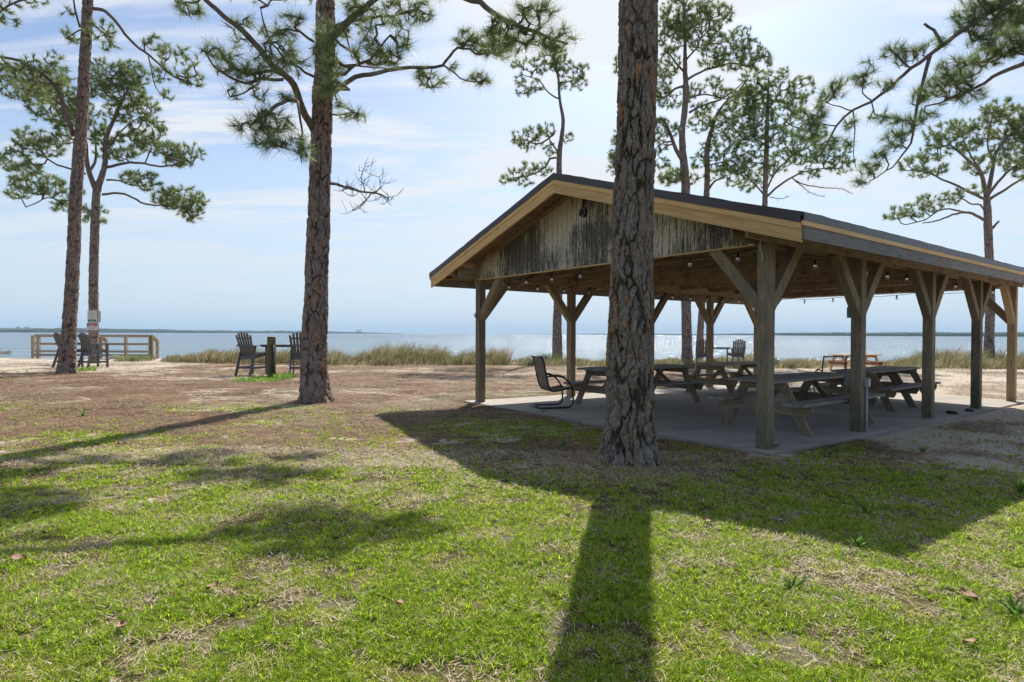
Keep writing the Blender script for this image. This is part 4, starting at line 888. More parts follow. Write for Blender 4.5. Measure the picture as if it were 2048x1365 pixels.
pine('slender crooked pine with small clumped foliage, rising behind the roof peak', (1115, 720),
     [(1115, 724, 26), (1115, 712, 21), (1114, 650, 18), (1118, 560, 16), (1120, 400, 13), (1118, 340, 11), (1119, 300, 10), (1125, 265, 8), (1127, 240, 7), (1122, 215, 6), (1118, 190, 5), (1118, 160, 5), (1110, 130, 4), (1106, 110, 3)],
     [([(1118, 197), (1105, 192), (1090, 178), (1080, 162), (1060, 155), (1045, 150)], 3.5, 1.6), ([(1120, 165), (1140, 163), (1160, 152)], 3, 1.5), ([(1117, 305), (1106, 290), (1098, 276), (1112, 262)], 4, 2), ([(1108, 268), (1090, 283), (1070, 288), (1050, 280), (1030, 282)], 4, 2), ([(1112, 316), (1100, 318), (1092, 332), (1075, 345), (1055, 352), (1040, 355), (1010, 358)], 4.5, 2), ([(1088, 180), (1065, 175), (1045, 183)], 2.5, 1.4)],
     [(1105, 110, 24, 18), (1120, 128, 20, 20), (1062, 132, 34, 13), (1045, 182, 20, 9), (1075, 172, 12, 10), (1042, 160, 14, 8), (1150, 143, 26, 16), (1157, 168, 16, 10), (1130, 172, 14, 8), (1048, 274, 28, 12), (1070, 262, 14, 10), (1095, 258, 16, 12), (1103, 300, 14, 10), (1137, 276, 11, 8), (1062, 292, 22, 7), (1030, 350, 26, 9), (1055, 334, 16, 11), (1086, 340, 18, 12), (1052, 366, 14, 6), (1010, 362, 12, 6), (1118, 95, 14, 8)],
     BK_FAR, .08, 36, .13, .24, .025, 41, Y=38, nl=.30, nw=.019, nn=44, area=31)
pine('tall pine with a broad crown just right of the foreground trunk', (1375, 731),
     [(1375, 736, 30), (1375, 726, 25), (1374, 700, 21), (1373, 640, 20), (1371, 560, 20), (1370, 400, 19), (1372, 370, 18), (1368, 330, 16), (1365, 300, 14), (1364, 260, 12), (1370, 220, 12), (1372, 170, 11), (1370, 140, 9), (1370, 100, 7), (1370, 50, 4)],
     [([(1366, 322), (1352, 300), (1345, 280), (1338, 262), (1330, 245), (1315, 237)], 9, 4), ([(1345, 283), (1330, 285), (1312, 297)], 4, 2), ([(1350, 288), (1335, 292), (1315, 310)], 4, 2), ([(1378, 225), (1410, 210), (1440, 200), (1470, 180), (1490, 160)], 5, 2), ([(1378, 197), (1400, 190), (1430, 192), (1450, 198), (1480, 190)], 4, 2), ([(1375, 160), (1400, 145), (1430, 135), (1460, 127), (1490, 130), (1510, 135)], 5, 2), ([(1372, 120), (1395, 95), (1400, 80), (1420, 60)], 4, 2), ([(1368, 145), (1350, 125), (1335, 105), (1320, 110)], 5, 2), ([(1370, 172), (1350, 178), (1330, 195), (1310, 190), (1260, 150)], 5, 2), ([(1312, 300), (1270, 295), (1240, 290)], 4, 2), ([(1374, 372), (1385, 368)], 6, 5)],
     [(1350, 30, 34, 24), (1388, 22, 36, 22), (1430, 26, 24, 15), (1455, 28, 10, 15), (1345, 72, 26, 28), (1400, 68, 40, 24), (1372, 58, 24, 20), (1440, 92, 32, 18), (1482, 76, 24, 18), (1500, 108, 22, 24), (1462, 122, 28, 16), (1522, 122, 18, 22), (1335, 128, 22, 24), (1325, 170, 20, 18), (1345, 200, 32, 14), (1385, 182, 22, 12), (1322, 250, 14, 12), (1345, 262, 14, 12), (1245, 130, 16, 24), (1236, 272, 10, 10), (1230, 298, 14, 16), (1225, 330, 12, 20), (1320, 292, 14, 10), (1345, 352, 24, 13), (1325, 325, 14, 10), (1430, 165, 20, 10), (1420, 120, 24, 12), (1405, 215, 20, 12), (1458, 190, 26, 14), (1340, 355, 20, 14), (1310, 270, 20, 10)],
     BK_FAR, .07, 44, .12, .24, .028, 43, Y=33, nl=.29, nw=.017, nn=46, area=33)
pine('bent pine leaning right behind the roof, next to the tall broad crowned one', (1398, 724),
     [(1398, 730, 20), (1398, 720, 16), (1400, 680, 14), (1402, 640, 13), (1408, 560, 13), (1413, 390, 12), (1415, 350, 11), (1413, 310, 11), (1417, 280, 10), (1425, 255, 8), (1435, 225, 7), (1455, 200, 6), (1475, 185, 5), (1495, 160, 4)],
     [([(1418, 378), (1430, 362), (1450, 356)], 5, 3), ([(1420, 330), (1440, 325), (1470, 322)], 3, 2), ([(1425, 255), (1410, 245), (1400, 240)], 3, 2), ([(1436, 228), (1460, 238), (1485, 250)], 3, 2)],
     [(1400, 245, 22, 18), (1440, 252, 24, 18), (1462, 228, 24, 18), (1482, 208, 24, 20), (1497, 165, 18, 22), (1420, 290, 18, 14), (1450, 292, 24, 16), (1396, 322, 14, 16), (1440, 328, 32, 14), (1480, 326, 28, 18), (1385, 360, 14, 10), (1500, 190, 18, 14), (1482, 270, 28, 18), (1430, 350, 20, 10), (1515, 220, 20, 16)],
     BK_FAR, .08, 34, .12, .24, .025, 47, Y=38, nl=.30, nw=.019, nn=44, area=33)
pine('straight bushy young pine behind the right roof slope with bare lower branches', (1518, 722),
     [(1518, 728, 16), (1520, 660, 13), (1526, 500, 12), (1530, 400, 11), (1531, 350, 10), (1533, 300, 10), (1534, 260, 8), (1536, 200, 6), (1537, 155, 3)],
     [([(1530, 392), (1512, 372), (1497, 355), (1485, 345)], 4, 2), ([(1532, 396), (1550, 378), (1575, 360), (1605, 345), (1640, 338), (1670, 335)], 5, 2), ([(1533, 380), (1548, 350), (1570, 325), (1600, 300)], 4, 2), ([(1531, 290), (1515, 280), (1500, 270)], 3, 2), ([(1535, 285), (1555, 265), (1575, 240)], 3, 2), ([(1536, 220), (1550, 200), (1560, 180)], 3, 2), ([(1532, 330), (1500, 325), (1475, 335)], 3, 2)],
     [(1535, 160, 18, 14), (1510, 185, 24, 18), (1566, 148, 9, 14), (1552, 190, 24, 24), (1600, 178, 24, 20), (1515, 222, 30, 24), (1562, 230, 30, 24), (1592, 208, 20, 20), (1492, 245, 24, 24), (1540, 270, 28, 20), (1500, 300, 30, 24), (1582, 285, 30, 20), (1562, 322, 30, 18), (1470, 350, 28, 18), (1500, 368, 24, 13), (1615, 312, 30, 16), (1650, 308, 28, 16), (1680, 330, 28, 14), (1622, 345, 20, 8), (1625, 262, 24, 18), (1530, 340, 20, 14), (1640, 280, 20, 14), (1690, 300, 14, 8)],
     BK_FAR, .08, 34, .12, .24, .025, 53, Y=37, nl=.30, nw=.019, nn=44, area=33, tints=((.12, .20, .06), (.28, .38, .12)),
     bare=[([(1585, 358), (1610, 370), (1650, 376), (1680, 378), (1705, 388)], 2.6, 1.2, 1, 0), ([(1590, 362), (1620, 385), (1650, 395)], 2, 1, 1, 0), ([(1540, 395), (1560, 398), (1580, 392)], 2, 1, .5, 0)])
pine('right pine with umbrella shaped crown, standing in the shore grass beyond the last post', (1978, 720),
     [(1979, 730, 32), (1978, 718, 26), (1978, 690, 22), (1980, 640, 20), (1981, 580, 19), (1976, 460, 18), (1975, 420, 17), (1973, 392, 14)],
     [([(1973, 400), (1950, 390), (1930, 380), (1910, 370), (1885, 360), (1865, 350), (1845, 343), (1820, 340)], 6, 2), ([(1973, 392), (1965, 355), (1955, 335), (1940, 325), (1925, 310), (1900, 290)], 9, 3), ([(1975, 392), (1985, 340), (1990, 310), (2010, 280), (2030, 260)], 9, 4), ([(1978, 388), (2000, 360), (2020, 340), (2048, 320), (2070, 300)], 6, 3), ([(1980, 398), (2010, 380), (2048, 355), (2075, 345)], 6, 3),
      ([(1970, 442), (1945, 428), (1930, 425), (1905, 430), (1880, 440), (1845, 447)], 6, 2), ([(1942, 427), (1910, 420), (1890, 418), (1870, 425), (1850, 440), (1810, 450)], 4, 2), ([(1970, 425), (1960, 410), (1940, 408), (1930, 400), (1915, 395)], 4, 2), ([(1985, 457), (1998, 442)], 5, 4), ([(1955, 335), (1935, 300), (1925, 275)], 4, 2), ([(1988, 325), (1975, 290), (1980, 250)], 4, 2)],
     [(1785, 428, 18, 11), (1820, 424, 28, 13), (1850, 404, 18, 13), (1872, 415, 14, 9), (1830, 328, 28, 13), (1862, 308, 24, 14), (1886, 340, 14, 11), (1842, 345, 20, 8), (1900, 397, 18, 12), (1918, 385, 12, 8), (1890, 266, 34, 16), (1922, 255, 24, 14), (1872, 282, 18, 11), (1940, 290, 20, 14), (1962, 266, 24, 18), (1952, 380, 14, 9), (1958, 330, 26, 16), (2000, 216, 30, 14), (2032, 232, 28, 18), (2010, 258, 30, 18), (2042, 280, 24, 22), (2030, 322, 28, 18), (2000, 300, 18, 14), (2065, 300, 30, 28), (2065, 250, 30, 28), (1985, 232, 24, 14), (1915, 300, 18, 10), (2050, 345, 20, 12)],
     BK_FAR, .07, 40, .13, .26, .03, 59, Y=34, nl=.29, nw=.017, nn=46, area=32)
# near pine whose trunk stands right of the frame; its long limbs reach in
pine('near pine standing just outside at the right, its long needled limbs reaching across the sky', (2420, 880),
     [(2420, 890, 80), (2420, 860, 66), (2415, 700, 56), (2400, 400, 50), (2385, 100, 44), (2375, -200, 36), (2370, -600, 22), (2370, -900, 6)],
     [([(2385, 60), (2300, -20), (2200, -50), (2100, -30), (2048, -12), (1976, 27), (1935, 55), (1898, 81), (1876, 98), (1854, 115), (1821, 138), (1795, 160), (1770, 182), (1743, 202), (1706, 222), (1672, 253), (1655, 285), (1640, 310)], 19, 3, .5), ([(1860, 112), (1845, 165), (1835, 205), (1830, 240), (1822, 285), (1805, 310), (1785, 335), (1760, 350), (1740, 362)], 8, 2, .5), ([(1706, 222), (1710, 260), (1707, 310), (1712, 335)], 3, 1.5, .4),
      ([(1882, 88), (1868, 62), (1848, 48)], 7, 5, .2), ([(2388, 140), (2250, 90), (2120, 100), (2048, 130), (2000, 145), (1970, 165), (1920, 190), (1880, 205), (1850, 212)], 20, 3, 1.2), ([(2100, 100), (2048, 110), (2020, 105), (1990, 120), (1960, 125)], 6, 3, .5), ([(1706, 222), (1680, 215), (1655, 205)], 3, 2, .2), ([(1743, 202), (1725, 185), (1728, 150)], 3, 2, -.2), ([(1672, 253), (1645, 250), (1620, 235)], 3, 2, -.3), ([(1976, 27), (1960, 5), (1940, -15)], 5, 3, -.5),
      ([(2385, -50), (2500, -150), (2650, -200)], 16, 5), ([(2372, -300), (2250, -420), (2120, -450)], 14, 5), ([(2372, -350), (2500, -450), (2600, -480)], 14, 5)],
     [(1686, 172, 24, 18, 12), (1728, 148, 20, 26, 16), (1652, 198, 18, 14, 8), (1626, 228, 30, 22, 20), (1787, 101, 24, 16, 13), (1812, 114, 22, 18, 12), (1848, 92, 16, 10, 6), (1878, 84, 14, 14, 6), (1935, 25, 30, 24, 20), (1955, 52, 42, 28, 30), (2006, 30, 46, 34, 42), (1915, 142, 48, 32, 44), (1888, 180, 45, 32, 40), (1976, 112, 40, 20, 24), (1940, 188, 30, 18, 18), (2006, 86, 42, 26, 30), (2030, 60, 30, 24, 20),
      (1838, 195, 18, 18, 12), (1806, 250, 24, 22, 18), (1854, 232, 24, 14, 12), (1760, 234, 18, 14, 8), (1787, 280, 24, 18, 14), (1763, 312, 20, 10, 8), (1736, 337, 24, 13, 12), (1720, 362, 9, 11, 4), (1693, 288, 12, 11, 5), (1612, 262, 30, 18, 16), (1770, 170, 20, 12, 6), (1698, 250, 18, 12, 6), (1650, 285, 24, 16, 10),
      (2040, 10, 40, 30, 36), (1990, -10, 40, 20, 24), (2035, 95, 30, 20, 16), (1960, 85, 30, 18, 14), (2080, 30, 50, 50, 30), (2100, 130, 50, 30, 20), (2120, -450, 90, 60, 40), (2370, -850, 120, 90, 50), (2600, -480, 90, 60, 30), (2650, -210, 90, 60, 30)],
     BK_MID, .04, 70, .12, .22, .03, 61, Y=11.5, nl=.27, nw=.0056, nn=50, dens=1.2, group='pines on the lawn', twig=.0045, tints=((.11, .18, .055), (.27, .34, .12)))
# warning signs on the forked pine
def sign_text(body, size, loc, mat, par, name='lettering', wmax=None):
    c = bpy.data.curves.new('txt', 'FONT'); c.body = body; c.size = size; c.align_x = 'CENTER'; c.align_y = 'CENTER'; c.extrude = .001
    o = bpy.data.objects.new('txt', c); col.objects.link(o); bpy.context.view_layer.update()
    me = bpy.data.meshes.new_from_object(o.evaluated_get(bpy.context.evaluated_depsgraph_get())); bpy.data.objects.remove(o); me.name = name
    o2 = bpy.data.objects.new(name, me); col.objects.link(o2); me.materials.clear(); me.materials.append(mat); o2.parent = par; o2.location = loc; o2.rotation_euler = (PI/2, 0, 0)
    if wmax: 
        wd_ = max(v.co.x for v in me.vertices)-min(v.co.x for v in me.vertices); o2.scale = (wmax/wd_, 1, 1)
M_SW = simple('sign_white', (.62, .62, .57), .5, 0, .1, 8); M_SR = simple('sign_red', (.50, .03, .04), .5); M_SK = simple('sign_black', (.03, .03, .035), .5); M_SG = simple('sign_green', (.03, .13, .10), .5); M_SGY = simple('sign_grey', (.35, .36, .35), .6)
Ys = 29.0-.42
def panel(name, px0, px1, py0, py1, mat, lab, cat, dy=0, grp=None):
    a = at(px0, py1, Ys+dy); c = at(px1, py0, Ys+dy); W_, H_ = c.x-a.x, c.z-a.z
    r = empty(name, ((a.x+c.x)/2, Ys+dy, (a.z+c.z)/2), 0, lab, cat, grp); b = MB(); b.box((0, 0, 0), (W_, .02, H_)); b.build('panel', mat, r, .004); return r, W_, H_
r, W_, H_ = panel('notice_sign', 175, 193.5, 621.5, 645.5, M_SW, 'upper pale notice sign with grey print and green foot band on the forked pine', 'sign')
b = MB(); b.box((0, -.012, -H_*.34), (W_*.88, .006, H_*.17)); b.build('green_band', M_SG, r)
b = MB(); b.box((0, -.016, -H_*.34), (W_*.5, .004, H_*.05)); 
for i in range(9): b.box((random.uniform(-.02, .02), -.012, H_*(.40-.068*i)), (W_*random.uniform(.55, .82), .004, H_*.020))
b.build('print_lines', M_SGY, r)
r, W_, H_ = panel('danger_sign', 173.5, 195, 646.5, 660.5, M_SW, 'lower white danger sign with a red header below the notice on the forked left pine', 'sign')
b = MB(); b.box((0, -.012, H_*.28), (W_*.94, .006, H_*.34)); b.build('black_band', M_SK, r); b = MB(); b.box((0, -.017, H_*.28), (W_*.74, .006, H_*.24)); b.build('red_header', M_SR, r)
sign_text('DANGER', .085, (0, -.022, H_*.28), M_SW, r, wmax=W_*.58); sign_text('SHALLOW WATER', .062, (0, -.013, -H_*.08), M_SK, r, wmax=W_*.84); sign_text('NO DIVING', .05, (0, -.013, -H_*.30), M_SK, r, wmax=W_*.44)
r, W_, H_ = panel('side_sign', 197, 201, 622, 645, M_SGY, 'narrow edge-on sign board turned away on the right side of the forked left pine', 'sign', .2)
r.rotation_euler = (0, 0, .5)

# ================================================================== GROUND PLANTS
def blades(name, x, y, z0, H, wd_, bend, colr, mat, seed, segs=2, kind='stuff', label=None, cat=None, lean=None):
    r = np.random.default_rng(seed); n = len(x); az = r.random(n)*2*PI; d = np.stack([np.cos(az), np.sin(az)], -1)
    if lean is not None: d = d*.6+np.array(lean); d /= np.linalg.norm(d, axis=1, keepdims=True)
    tw = az+PI/2+r.normal(size=n)*.6; sd = np.stack([np.cos(tw), np.sin(tw), tw*0], -1)*(wd_*.5)[:, None]
    rows = []
    for k in range(segs+1):
        t = k/segs; h = H*(t-.0*t); off = (bend*H)*(t**1.8); zz_ = z0+H*t*np.sqrt(np.clip(1-(bend*t*.75)**2, .02, 1))
        c = np.stack([x+d[:, 0]*off, y+d[:, 1]*off, zz_], -1)
        if k < segs: rows += [c-sd*(1-.25*t), c+sd*(1-.25*t)]
        else: rows += [c]
    m = len(rows); V = np.stack(rows, 1).reshape(-1, 3); b = np.arange(n)[:, None]*m; Fs = []
    for k in range(segs-1): q = 2*k; Fs += [np.stack([b[:, 0]+q, b[:, 0]+q+1, b[:, 0]+q+3], -1), np.stack([b[:, 0]+q, b[:, 0]+q+3, b[:, 0]+q+2], -1)]
    q = 2*(segs-1); Fs.append(np.stack([b[:, 0]+q, b[:, 0]+q+1, b[:, 0]+q+2], -1)); Fs = np.concatenate(Fs)
    C = np.repeat(np.c_[colr, np.ones(n)], m, 0)
    o = rawmesh(name, V, Fs, mat, None, {'tint': ('FLOAT_COLOR', C)}); return tag(o, label, cat, None, kind)
def in_view(x, y, pad=.35): return (np.abs(x) < y*.868+pad+.4) & (y > 2.0)
def tint(n, r, base, var): 
    t = r.random((n, 1)); a, b_ = np.array(base[0]), np.array(base[1]); c = a*(1-t)+b_*t; return np.clip(c*(1+var*(r.random((n, 1))-.5)), 0, 1)
r_ = np.random.default_rng(5)
def scatter(n, y0, y1, p):
    y = y0*(y1/y0)**r_.random(n); x = (r_.random(n)*2-1)*(y*.868+2.0); return x, y
# lawn grass: density follows the green share of the cover
x, y = scatter(1150000, 2.0, 12.5, 1); g, s = cover(x, y)
tuf = fbm(x*9, y*9, 3, 55); keep = (r_.random(len(x)) < np.clip(g*1.15*(.10+1.9*sstep(.40, .62, tuf))*sstep(13, 9, y), 0, 1)) & (slabmask(x, y) < .3)
x, y = x[keep], y[keep]; n = len(x); far = np.clip(y/4.5, .8, 2.2); H = (.014+.024*r_.random(n)**1.6)*(.75+.6*tuf[keep]); yel = fbm(x*1.3, y*1.3, 2, 66)*.45+fbm(x*7, y*7, 3, 67)*.55
c = tint(n, r_, ((.21, .35, .015), (.68, .75, .08)), .6); dry = r_.random(n) < (.19+.38*sstep(.48, .70, yel)); c[dry] = tint(int(dry.sum()), r_, ((.42, .32, .19), (.74, .60, .42)), .4)
# tufts: broader blades fanning out of common roots
tx, ty = scatter(72000, 2.0, 11, 1); tg, _ = cover(tx, ty); kt = (r_.random(len(tx)) < tg*sstep(.36, .58, fbm(tx*3.5, ty*3.5, 3, 59))*1.25) & (slabmask(tx, ty) < .2); tx, ty = tx[kt], ty[kt]; nb = 13
bx_ = np.repeat(tx, nb)+r_.normal(size=len(tx)*nb)*.007; by_ = np.repeat(ty, nb)+r_.normal(size=len(tx)*nb)*.007; sz = np.repeat(.5+.9*r_.random(len(tx)), nb)
Hb = (.022+.026*r_.random(len(bx_)))*sz; cb_ = tint(len(bx_), r_, ((.13, .26, .012), (.58, .70, .06)), .7); wb_ = (.0042+.0026*r_.random(len(bx_)))*np.clip(by_/4.5, .85, 1.9)
x = np.r_[x, bx_]; y = np.r_[y, by_]; H = np.r_[H*np.where(dry, .7, 1), Hb]; c = np.r_[c, cb_]; W_g = np.r_[(.0030+.0020*r_.random(n))*far**.8, wb_]; n = len(x)
blades('lawn_grass', x, y, GS(x, y)-.004, H, W_g, .45+.85*r_.random(n), c, M_GRASS, 1, 2, 'stuff', 'short patchy green and straw coloured lawn grass', 'grass')
# dead grass and pine straw lying flat
x, y = scatter(700000, 2.0, 31, 1); g, s = cover(x, y); lit = np.where(y < 6, fbm(x*4, y*4, 3, 87), fbm(x*1.1, y*1.1, 4, 88)); lit2 = fbm(x*.45, y*.8, 4, 89)
keep = (slabmask(x, y) < .2) & (r_.random(len(x)) < np.clip((.30+1.3*sstep(.40, .62, lit)*sstep(.3, .6, lit2)-.35*s)*np.where(y < 6, .42, 1) + .9*sstep(1.3, .5, np.hypot(x-1.3, y-6.42)), .07, 1)); x, y = x[keep], y[keep]; n = len(x); az = r_.random(n)*PI; L = (.05+.11*r_.random(n))*(.42+.68*sstep(4, 7.5, y)+.8*sstep(9, 25, y)); wv = (.0013+.0008*y*.42)*(.7+.6*r_.random(n))
dx, dy = np.cos(az)*L/2, np.sin(az)*L/2; px_, py_ = -np.sin(az)*wv, np.cos(az)*wv; z = GS(x, y)+.004+(.012+.0012*y)*r_.random(n); zt = (r_.random(n)-.3)*(.02+.002*y)
V = np.stack([np.stack([x-dx-px_, y-dy-py_, z], -1), np.stack([x-dx+px_, y-dy+py_, z], -1), np.stack([x+dx, y+dy, z+zt], -1)], 1).reshape(-1, 3)
c = tint(n, r_, ((.07, .042, .026), (.44, .30, .185)), .6); gl_ = (y < 7) & (r_.random(n) < .6); c[gl_] = tint(int(gl_.sum()), r_, ((.40, .32, .20), (.62, .53, .38)), .3)
o = rawmesh('pine_straw', V, np.arange(len(V)).reshape(-1, 3), M_STRAW, None, {'tint': ('FLOAT_COLOR', np.repeat(np.c_[c, np.ones(n)], 3, 0))}); tag(o, 'brown pine straw and dead grass lying over the sandy ground', 'pine straw', kind='stuff')
# low green weeds of the bare ground, farther out
x = r_.uniform(-22, 20, 60000); y = r_.uniform(7, 30, 60000); wn = fbm(x*.5, y*.5, 3, 101)+.25*fbm(x*2.5, y*2.5, 2, 102); a, b_ = W2L(x, y)
pr = sstep(.74, .92, wn)*.9 + .8*sstep(1.6, .2, np.abs(b_-WID-.9))*sstep(-2.5, -.5, a)*sstep(.5, .75, wn); keep = (r_.random(len(x)) < pr) & (slabmask(x, y) < .2) & in_view(x, y); x, y = x[keep], y[keep]; n = len(x)
blades('ground_weeds', x, y, GS(x, y)-.004, .03+.06*r_.random(n)**2, .010+.012*r_.random(n), .5+.6*r_.random(n), tint(n, r_, ((.13, .22, .03), (.32, .40, .09)), .3), M_GRASS, 2, 2, 'stuff', 'low bright green weeds scattered over the sandy ground', 'weeds')
# shore grass band
def shore_prof(px):
    """height scale of the shore grass against bearing (pixel column) """
    return np.interp(px, [-100, 315, 330, 440, 620, 680, 700, 760, 850, 940, 960, 975, 993, 1010, 1030, 1100, 1120, 1200, 1320, 1420, 1500, 1560, 1620, 1680, 1760, 1800, 1860, 1900, 2000, 2100],
                     [.0, .02, .40, .80, .8, .85, .80, 1.1, 1.05, .85, .50, .60, .9, .65, .42, .36, .42, .38, .45, .52, .75, .50, .42, .22, .30, .60, 1.0, 1.05, .85, .85])
n0 = 90000; px = r_.uniform(-60, 2110, n0); t = r_.random(n0); Ys0 = np.interp(px, [0, 300, 700, 1000, 1500, 2050], [32, 30.5, 27.6, 29.5, 29, 29.5]); y = Ys0+t**.9*np.interp(px, [0, 300, 500, 2048], [1.5, 2.0, 5.5, 6]); x = (px-1024)/F*y
cl_ = vnoise(x*.9, y*1.1, 203)*.6+vnoise(x*2.3, y*2.3, 204)*.4; pf = shore_prof(px); keep = (r_.random(n0) < np.clip(pf*1.6*(.15+1.6*sstep(.32, .62, cl_)), 0, 1)) & (y < shoreY(x)+1.0) & ~((px > 1650) & (px < 1775) & (y < 30.2)); x, y, px, cl_ = x[keep], y[keep], px[keep], cl_[keep]; pf = pf[keep]; n = len(x)
H = .88*pf*(.40+.75*r_.random(n))*(.40+.95*sstep(.3, .8, cl_)); c = tint(n, r_, ((.12, .145, .05), (.30, .29, .13)), .35); tn = r_.random(n) < .33+.25*(vnoise(x*.5, y*.5, 300)-.5); c[tn] = tint(int(tn.sum()), r_, ((.34, .26, .15), (.58, .47, .30)), .3)
blades('shore_grass', x, y, GS(x, y)-.03, H, .014+.012*r_.random(n), .30+.75*r_.random(n)**1.3, c, M_SHOREG, 3, 3, 'stuff', 'olive and tan shore grass in a dense wind swept band by the water', 'shore grass', lean=(.55, 0))
def clump(label, px, py, h, rad, nb, base, seed, name='grass_clump', cat='grass clump', grp='single clumps of tall grass', wd_=.012, bend=.5):
    g = gnd(px, py); r2 = np.random.default_rng(seed); a = r2.random(nb)*2*PI; q = np.sqrt(r2.random(nb))*rad*.45; x = q*np.cos(a); y = q*np.sin(a); H = h*(.5+.6*r2.random(nb))
    az_bend = bend*(.3+r2.random(nb)); o = blades(name, x, y, np.full(nb, -.04), H, wd_*(.7+.7*r2.random(nb)), az_bend, tint(nb, r2, base, .3), M_SHOREG if h > .3 else M_GRASS, seed, 3, None)
    o.location = g; tag(o, label, cat, grp); return o
clump('reddish dry tall grass clump at the left edge of the photo above the white sand', 6, 716, .95, 1.3, 520, ((.26, .15, .09), (.42, .28, .17)), 71, wd_=.018, bend=.45)
clump('tall dry reddish grass clump just right of the left corner post of the pavilion', 993, 728, 1.05, 1.6, 620, ((.24, .19, .10), (.46, .34, .22)), 72, wd_=.016, bend=.5)
clump('thick olive and tan grass mound between the last two right posts', 1880, 731, 1.05, 2.2, 900, ((.16, .17, .06), (.40, .34, .17)), 73, wd_=.018, bend=.6)
clump('green grass tuft growing at the foot of the slender pine behind the pavilion', 1098, 727, .75, 1.2, 380, ((.10, .15, .05), (.24, .26, .10)), 74, wd_=.016, bend=.5)
clump('low green grass patch below the wooden railing right of its middle post', 270, 722, .45, 2.2, 700, ((.13, .17, .06), (.32, .32, .15)), 75, wd_=.018, bend=.6)
# leafy weeds near the camera: rosettes
def weed(px, py, s, seed, label, grp='leafy weeds in the lawn'):
    g = gnd(px, py); r2 = np.random.default_rng(seed); nb = 26; o = blades('lawn_weed', (r2.random(nb)-.5)*.03, (r2.random(nb)-.5)*.03, np.full(nb, -.005), s*(.5+.6*r2.random(nb)), np.full(nb, .012), .6+.5*r2.random(nb), tint(nb, r2, ((.09, .19, .035), (.18, .32, .07)), .3), M_GRASS, seed, 3, None)
    o.location = g; tag(o, label, 'weed', grp)
for k, (px, py, s, lab) in enumerate([(1733, 1030, .17, 'large spiky weed rosette in the middle of the roof shadow at the right'), (1712, 1098, .13, 'small weed near the lower tip of the roof shadow'), (1128, 893, .10, 'small weed left of the foreground pine in the roof shadow'), (1550, 898, .12, 'pale weed against the foot of the thick corner post'),
                                      (1085, 826, .10, 'weed at the slab edge in front of the lone patio chair'), (2040, 985, .20, 'tall bright weed at the right edge of the photo'), (1588, 1185, .12, 'leafy weed in the sunlit lawn below the roof shadow'), (1845, 905, .10, 'weed on the shaded sand right of the slab'), (1880, 962, .09, 'weed near the right shadow edge on the sand'),
                                      (165, 832, .12, 'small weed in the pine straw at the far left'), (2030, 1235, .15, 'long bladed weed near the lower right corner'), (958, 797, .12, 'weeds at the foot of the left corner post')]): weed(px, py, s, 500+k, lab)
for k, (px, py, s) in enumerate([(520, 757, .5), (470, 762, .5), (560, 757, .55), (600, 765, .4), (860, 735, .3), (760, 790, .2)]):
    pass
clump('low bright green weeds at the foot of the short piling, left side', 520, 762, .22, 1.6, 420, ((.10, .22, .03), (.24, .38, .06)), 81, 'green_weeds', 'weeds', 'green weeds round the piling', .02, .8)
clump('low bright green weeds at the foot of the short piling, right side', 566, 758, .28, .7, 200, ((.10, .24, .03), (.26, .42, .06)), 82, 'green_weeds', 'weeds', 'green weeds round the piling', .022, .8)
clump('green weeds under the grey chairs beside the leaning left pine', 165, 742, .25, 1.0, 200, ((.10, .22, .03), (.24, .38, .06)), 83, 'green_weeds', 'weeds', 'green weeds round the piling', .022, .8)
# fallen leaves
def leaf(px, py, s, seed):
    g = gnd(px, py); r2 = random.Random(seed); V = []; Fc = []; n = 7
    for i in range(n):
        t = i/(n-1); wq = math.sin(PI*min(1, t*1.02))**.8*.28; V += [(t-.5, -wq, .10*abs(t-.5)+.06), (t-.5, 0, .04*math.sin(t*4)), (t-.5, wq, .10*abs(t-.5)+.07)]
    for i in range(n-1):
        for j in (0, 1): q = i*3+j; Fc.append((q, q+3, q+4, q+1))
    s = s*.72; V = [(a*s, b_*s, c_*s*2) for a, b_, c_ in V]; o = rawmesh('fallen_leaf', V, Fc, M_LEAF, None, None, True); o.location = (g.x, g.y, GS(g.x, g.y)+.03); o.rotation_euler = (r2.uniform(-.3, .3), r2.uniform(-.3, .3), r2.uniform(0, 6.28)); return o
for k, (px, py, s, lab) in enumerate([(70, 1032, .11, 'reddish fallen leaf at the upper left of the lawn, lying in light grass'), (78, 988, .10, 'brown fallen leaf near the left edge above the other leaves'), (35, 1128, .12, 'reddish brown leaf in the left tree shadow'), (245, 1268, .10, 'pale curled leaf low at the left of the lawn'), (1415, 1052, .09, 'tan leaf just under the roof shadow edge, right of the trunk shadow'),
                                      (1937, 1205, .13, 'long pale fallen leaf at the right of the lawn'), (1942, 1302, .09, 'grey fallen leaf near the lower right corner'), (800, 1222, .08, 'orange brown leaf in the middle of the lawn left of the trunk shadow'), (1157, 1240, .09, 'leaf lying inside the long trunk shadow'), (1135, 1167, .08, 'small leaf on the left edge of the trunk shadow'),
                                      (242, 893, .10, 'small curled leaf in the pine straw by the long thin tree shadow'), (395, 794, .13, 'brown leaf clump on the straw left of the middle pine'), (425, 1187, .10, 'white grey leaf in the left part of the lawn'), (1695, 1040, .08, 'leaf in the roof shadow beside the spiky weed')]):
    o = leaf(px, py, s, k); tag(o, lab, 'leaf', 'fallen leaves on the lawn')
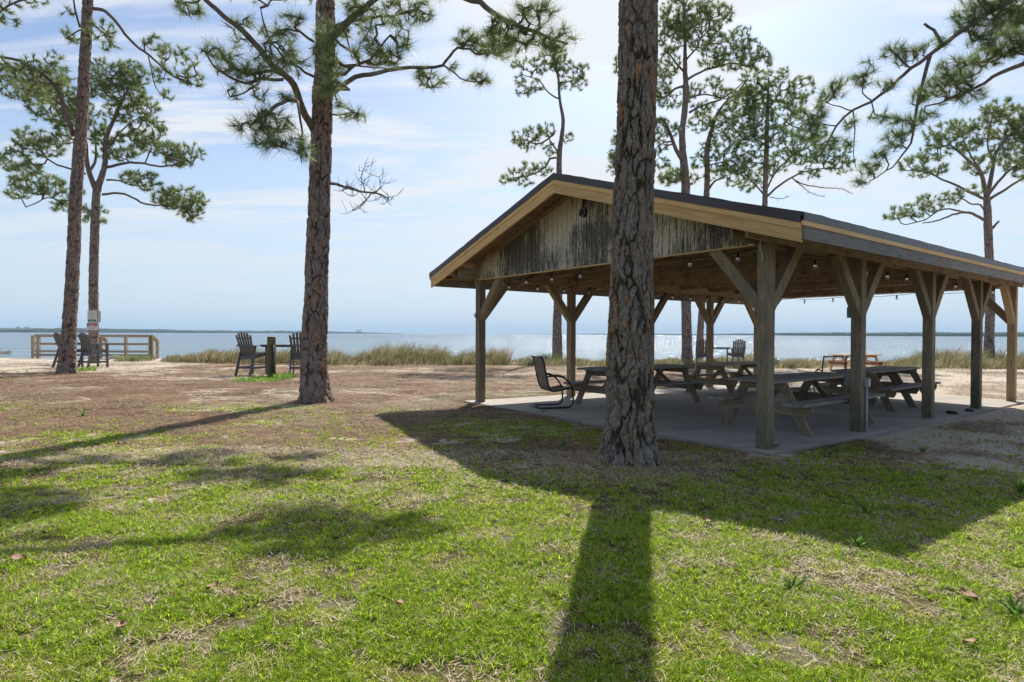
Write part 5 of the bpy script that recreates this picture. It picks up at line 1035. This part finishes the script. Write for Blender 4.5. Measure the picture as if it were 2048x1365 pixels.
# rocks
def rock(px, py, s, seed, lab):
    g = gnd(px, py); bm = bmesh.new(); bmesh.ops.create_icosphere(bm, subdivisions=3, radius=1)
    for v in bm.verts:
        k = .75+.5*float(vnoise(v.co.x*1.7+seed, v.co.y*1.7+v.co.z*2.1, seed)); v.co = Vector((v.co.x*s[0]*k, v.co.y*s[1]*k, v.co.z*s[2]*k+s[2]*.3))
    me = bpy.data.meshes.new('rock'); bm.to_mesh(me); bm.free(); me.materials.append(M_ROCK); o = bpy.data.objects.new('rock', me); col.objects.link(o); o.location = g; tag(o, lab, 'rock', 'rocks along the shore')
rock(40, 715, (.38, .3, .22), 1, 'grey rock at the edge of the white sand, left of the railing'); rock(62, 716, (.2, .2, .12), 2, 'small grey rock against the first railing post'); rock(1690, 715, (.45, .3, .22), 3, 'grey rock in the grass behind the pavilion, left of the orange table')
rock(290, 716, (.3, .25, .22), 4, 'white rock at the foot of the railing corner'); rock(232, 718, (.34, .25, .16), 6, 'pale rock below the middle of the railing')
# dark clods at the slab's right edge
def clod(px, py, s, seed, lab):
    g = gnd(px, py); bm = bmesh.new(); bmesh.ops.create_icosphere(bm, subdivisions=3, radius=1)
    for v in bm.verts:
        k = .5+.9*float(vnoise(v.co.x*2.7+seed, v.co.y*2.7+v.co.z*3.1, seed)); v.co = v.co*k*s; v.co.z *= .55
    me = bpy.data.meshes.new('dirt_clod'); bm.to_mesh(me); bm.free(); me.materials.append(M_CLOD); o = bpy.data.objects.new('dirt_clod', me); col.objects.link(o); o.location = (g.x, g.y, g.z+.03); tag(o, lab, 'dirt clod', 'dark clods by the slab')
M_CLOD = simple('dark_clod', (.045, .035, .028), .95, 0, .5, 30, .8)
clod(1905, 831, .10, 5, 'left dark dirt clod at the right edge of the concrete slab'); clod(1938, 826, .08, 6, 'right dark dirt clod at the right edge of the concrete slab, by the fourth post')

# ================================================================== AIR
HAZE_DENS = .00010
hz_ = rawmesh('haze', [(x, y, z) for x in (-26500, 26500) for y in (-100, 26500) for z in (-4, 260)], [(0, 1, 3, 2), (4, 6, 7, 5), (0, 4, 5, 1), (2, 3, 7, 6), (0, 2, 6, 4), (1, 5, 7, 3)], None); tag(hz_, 'thin pale sea haze over the bay', 'haze', kind='stuff')
m = bpy.data.materials.new('haze_air'); m.use_nodes = True; t = m.node_tree; t.nodes.clear(); o_ = t.nodes.new('ShaderNodeOutputMaterial'); v = t.nodes.new('ShaderNodeVolumePrincipled'); v.inputs['Color'].default_value = (.58, .80, 1, 1); v.inputs['Density'].default_value = HAZE_DENS; v.inputs['Anisotropy'].default_value = .0
t.links.new(v.outputs[0], o_.inputs['Volume']); hz_.data.materials.append(m)
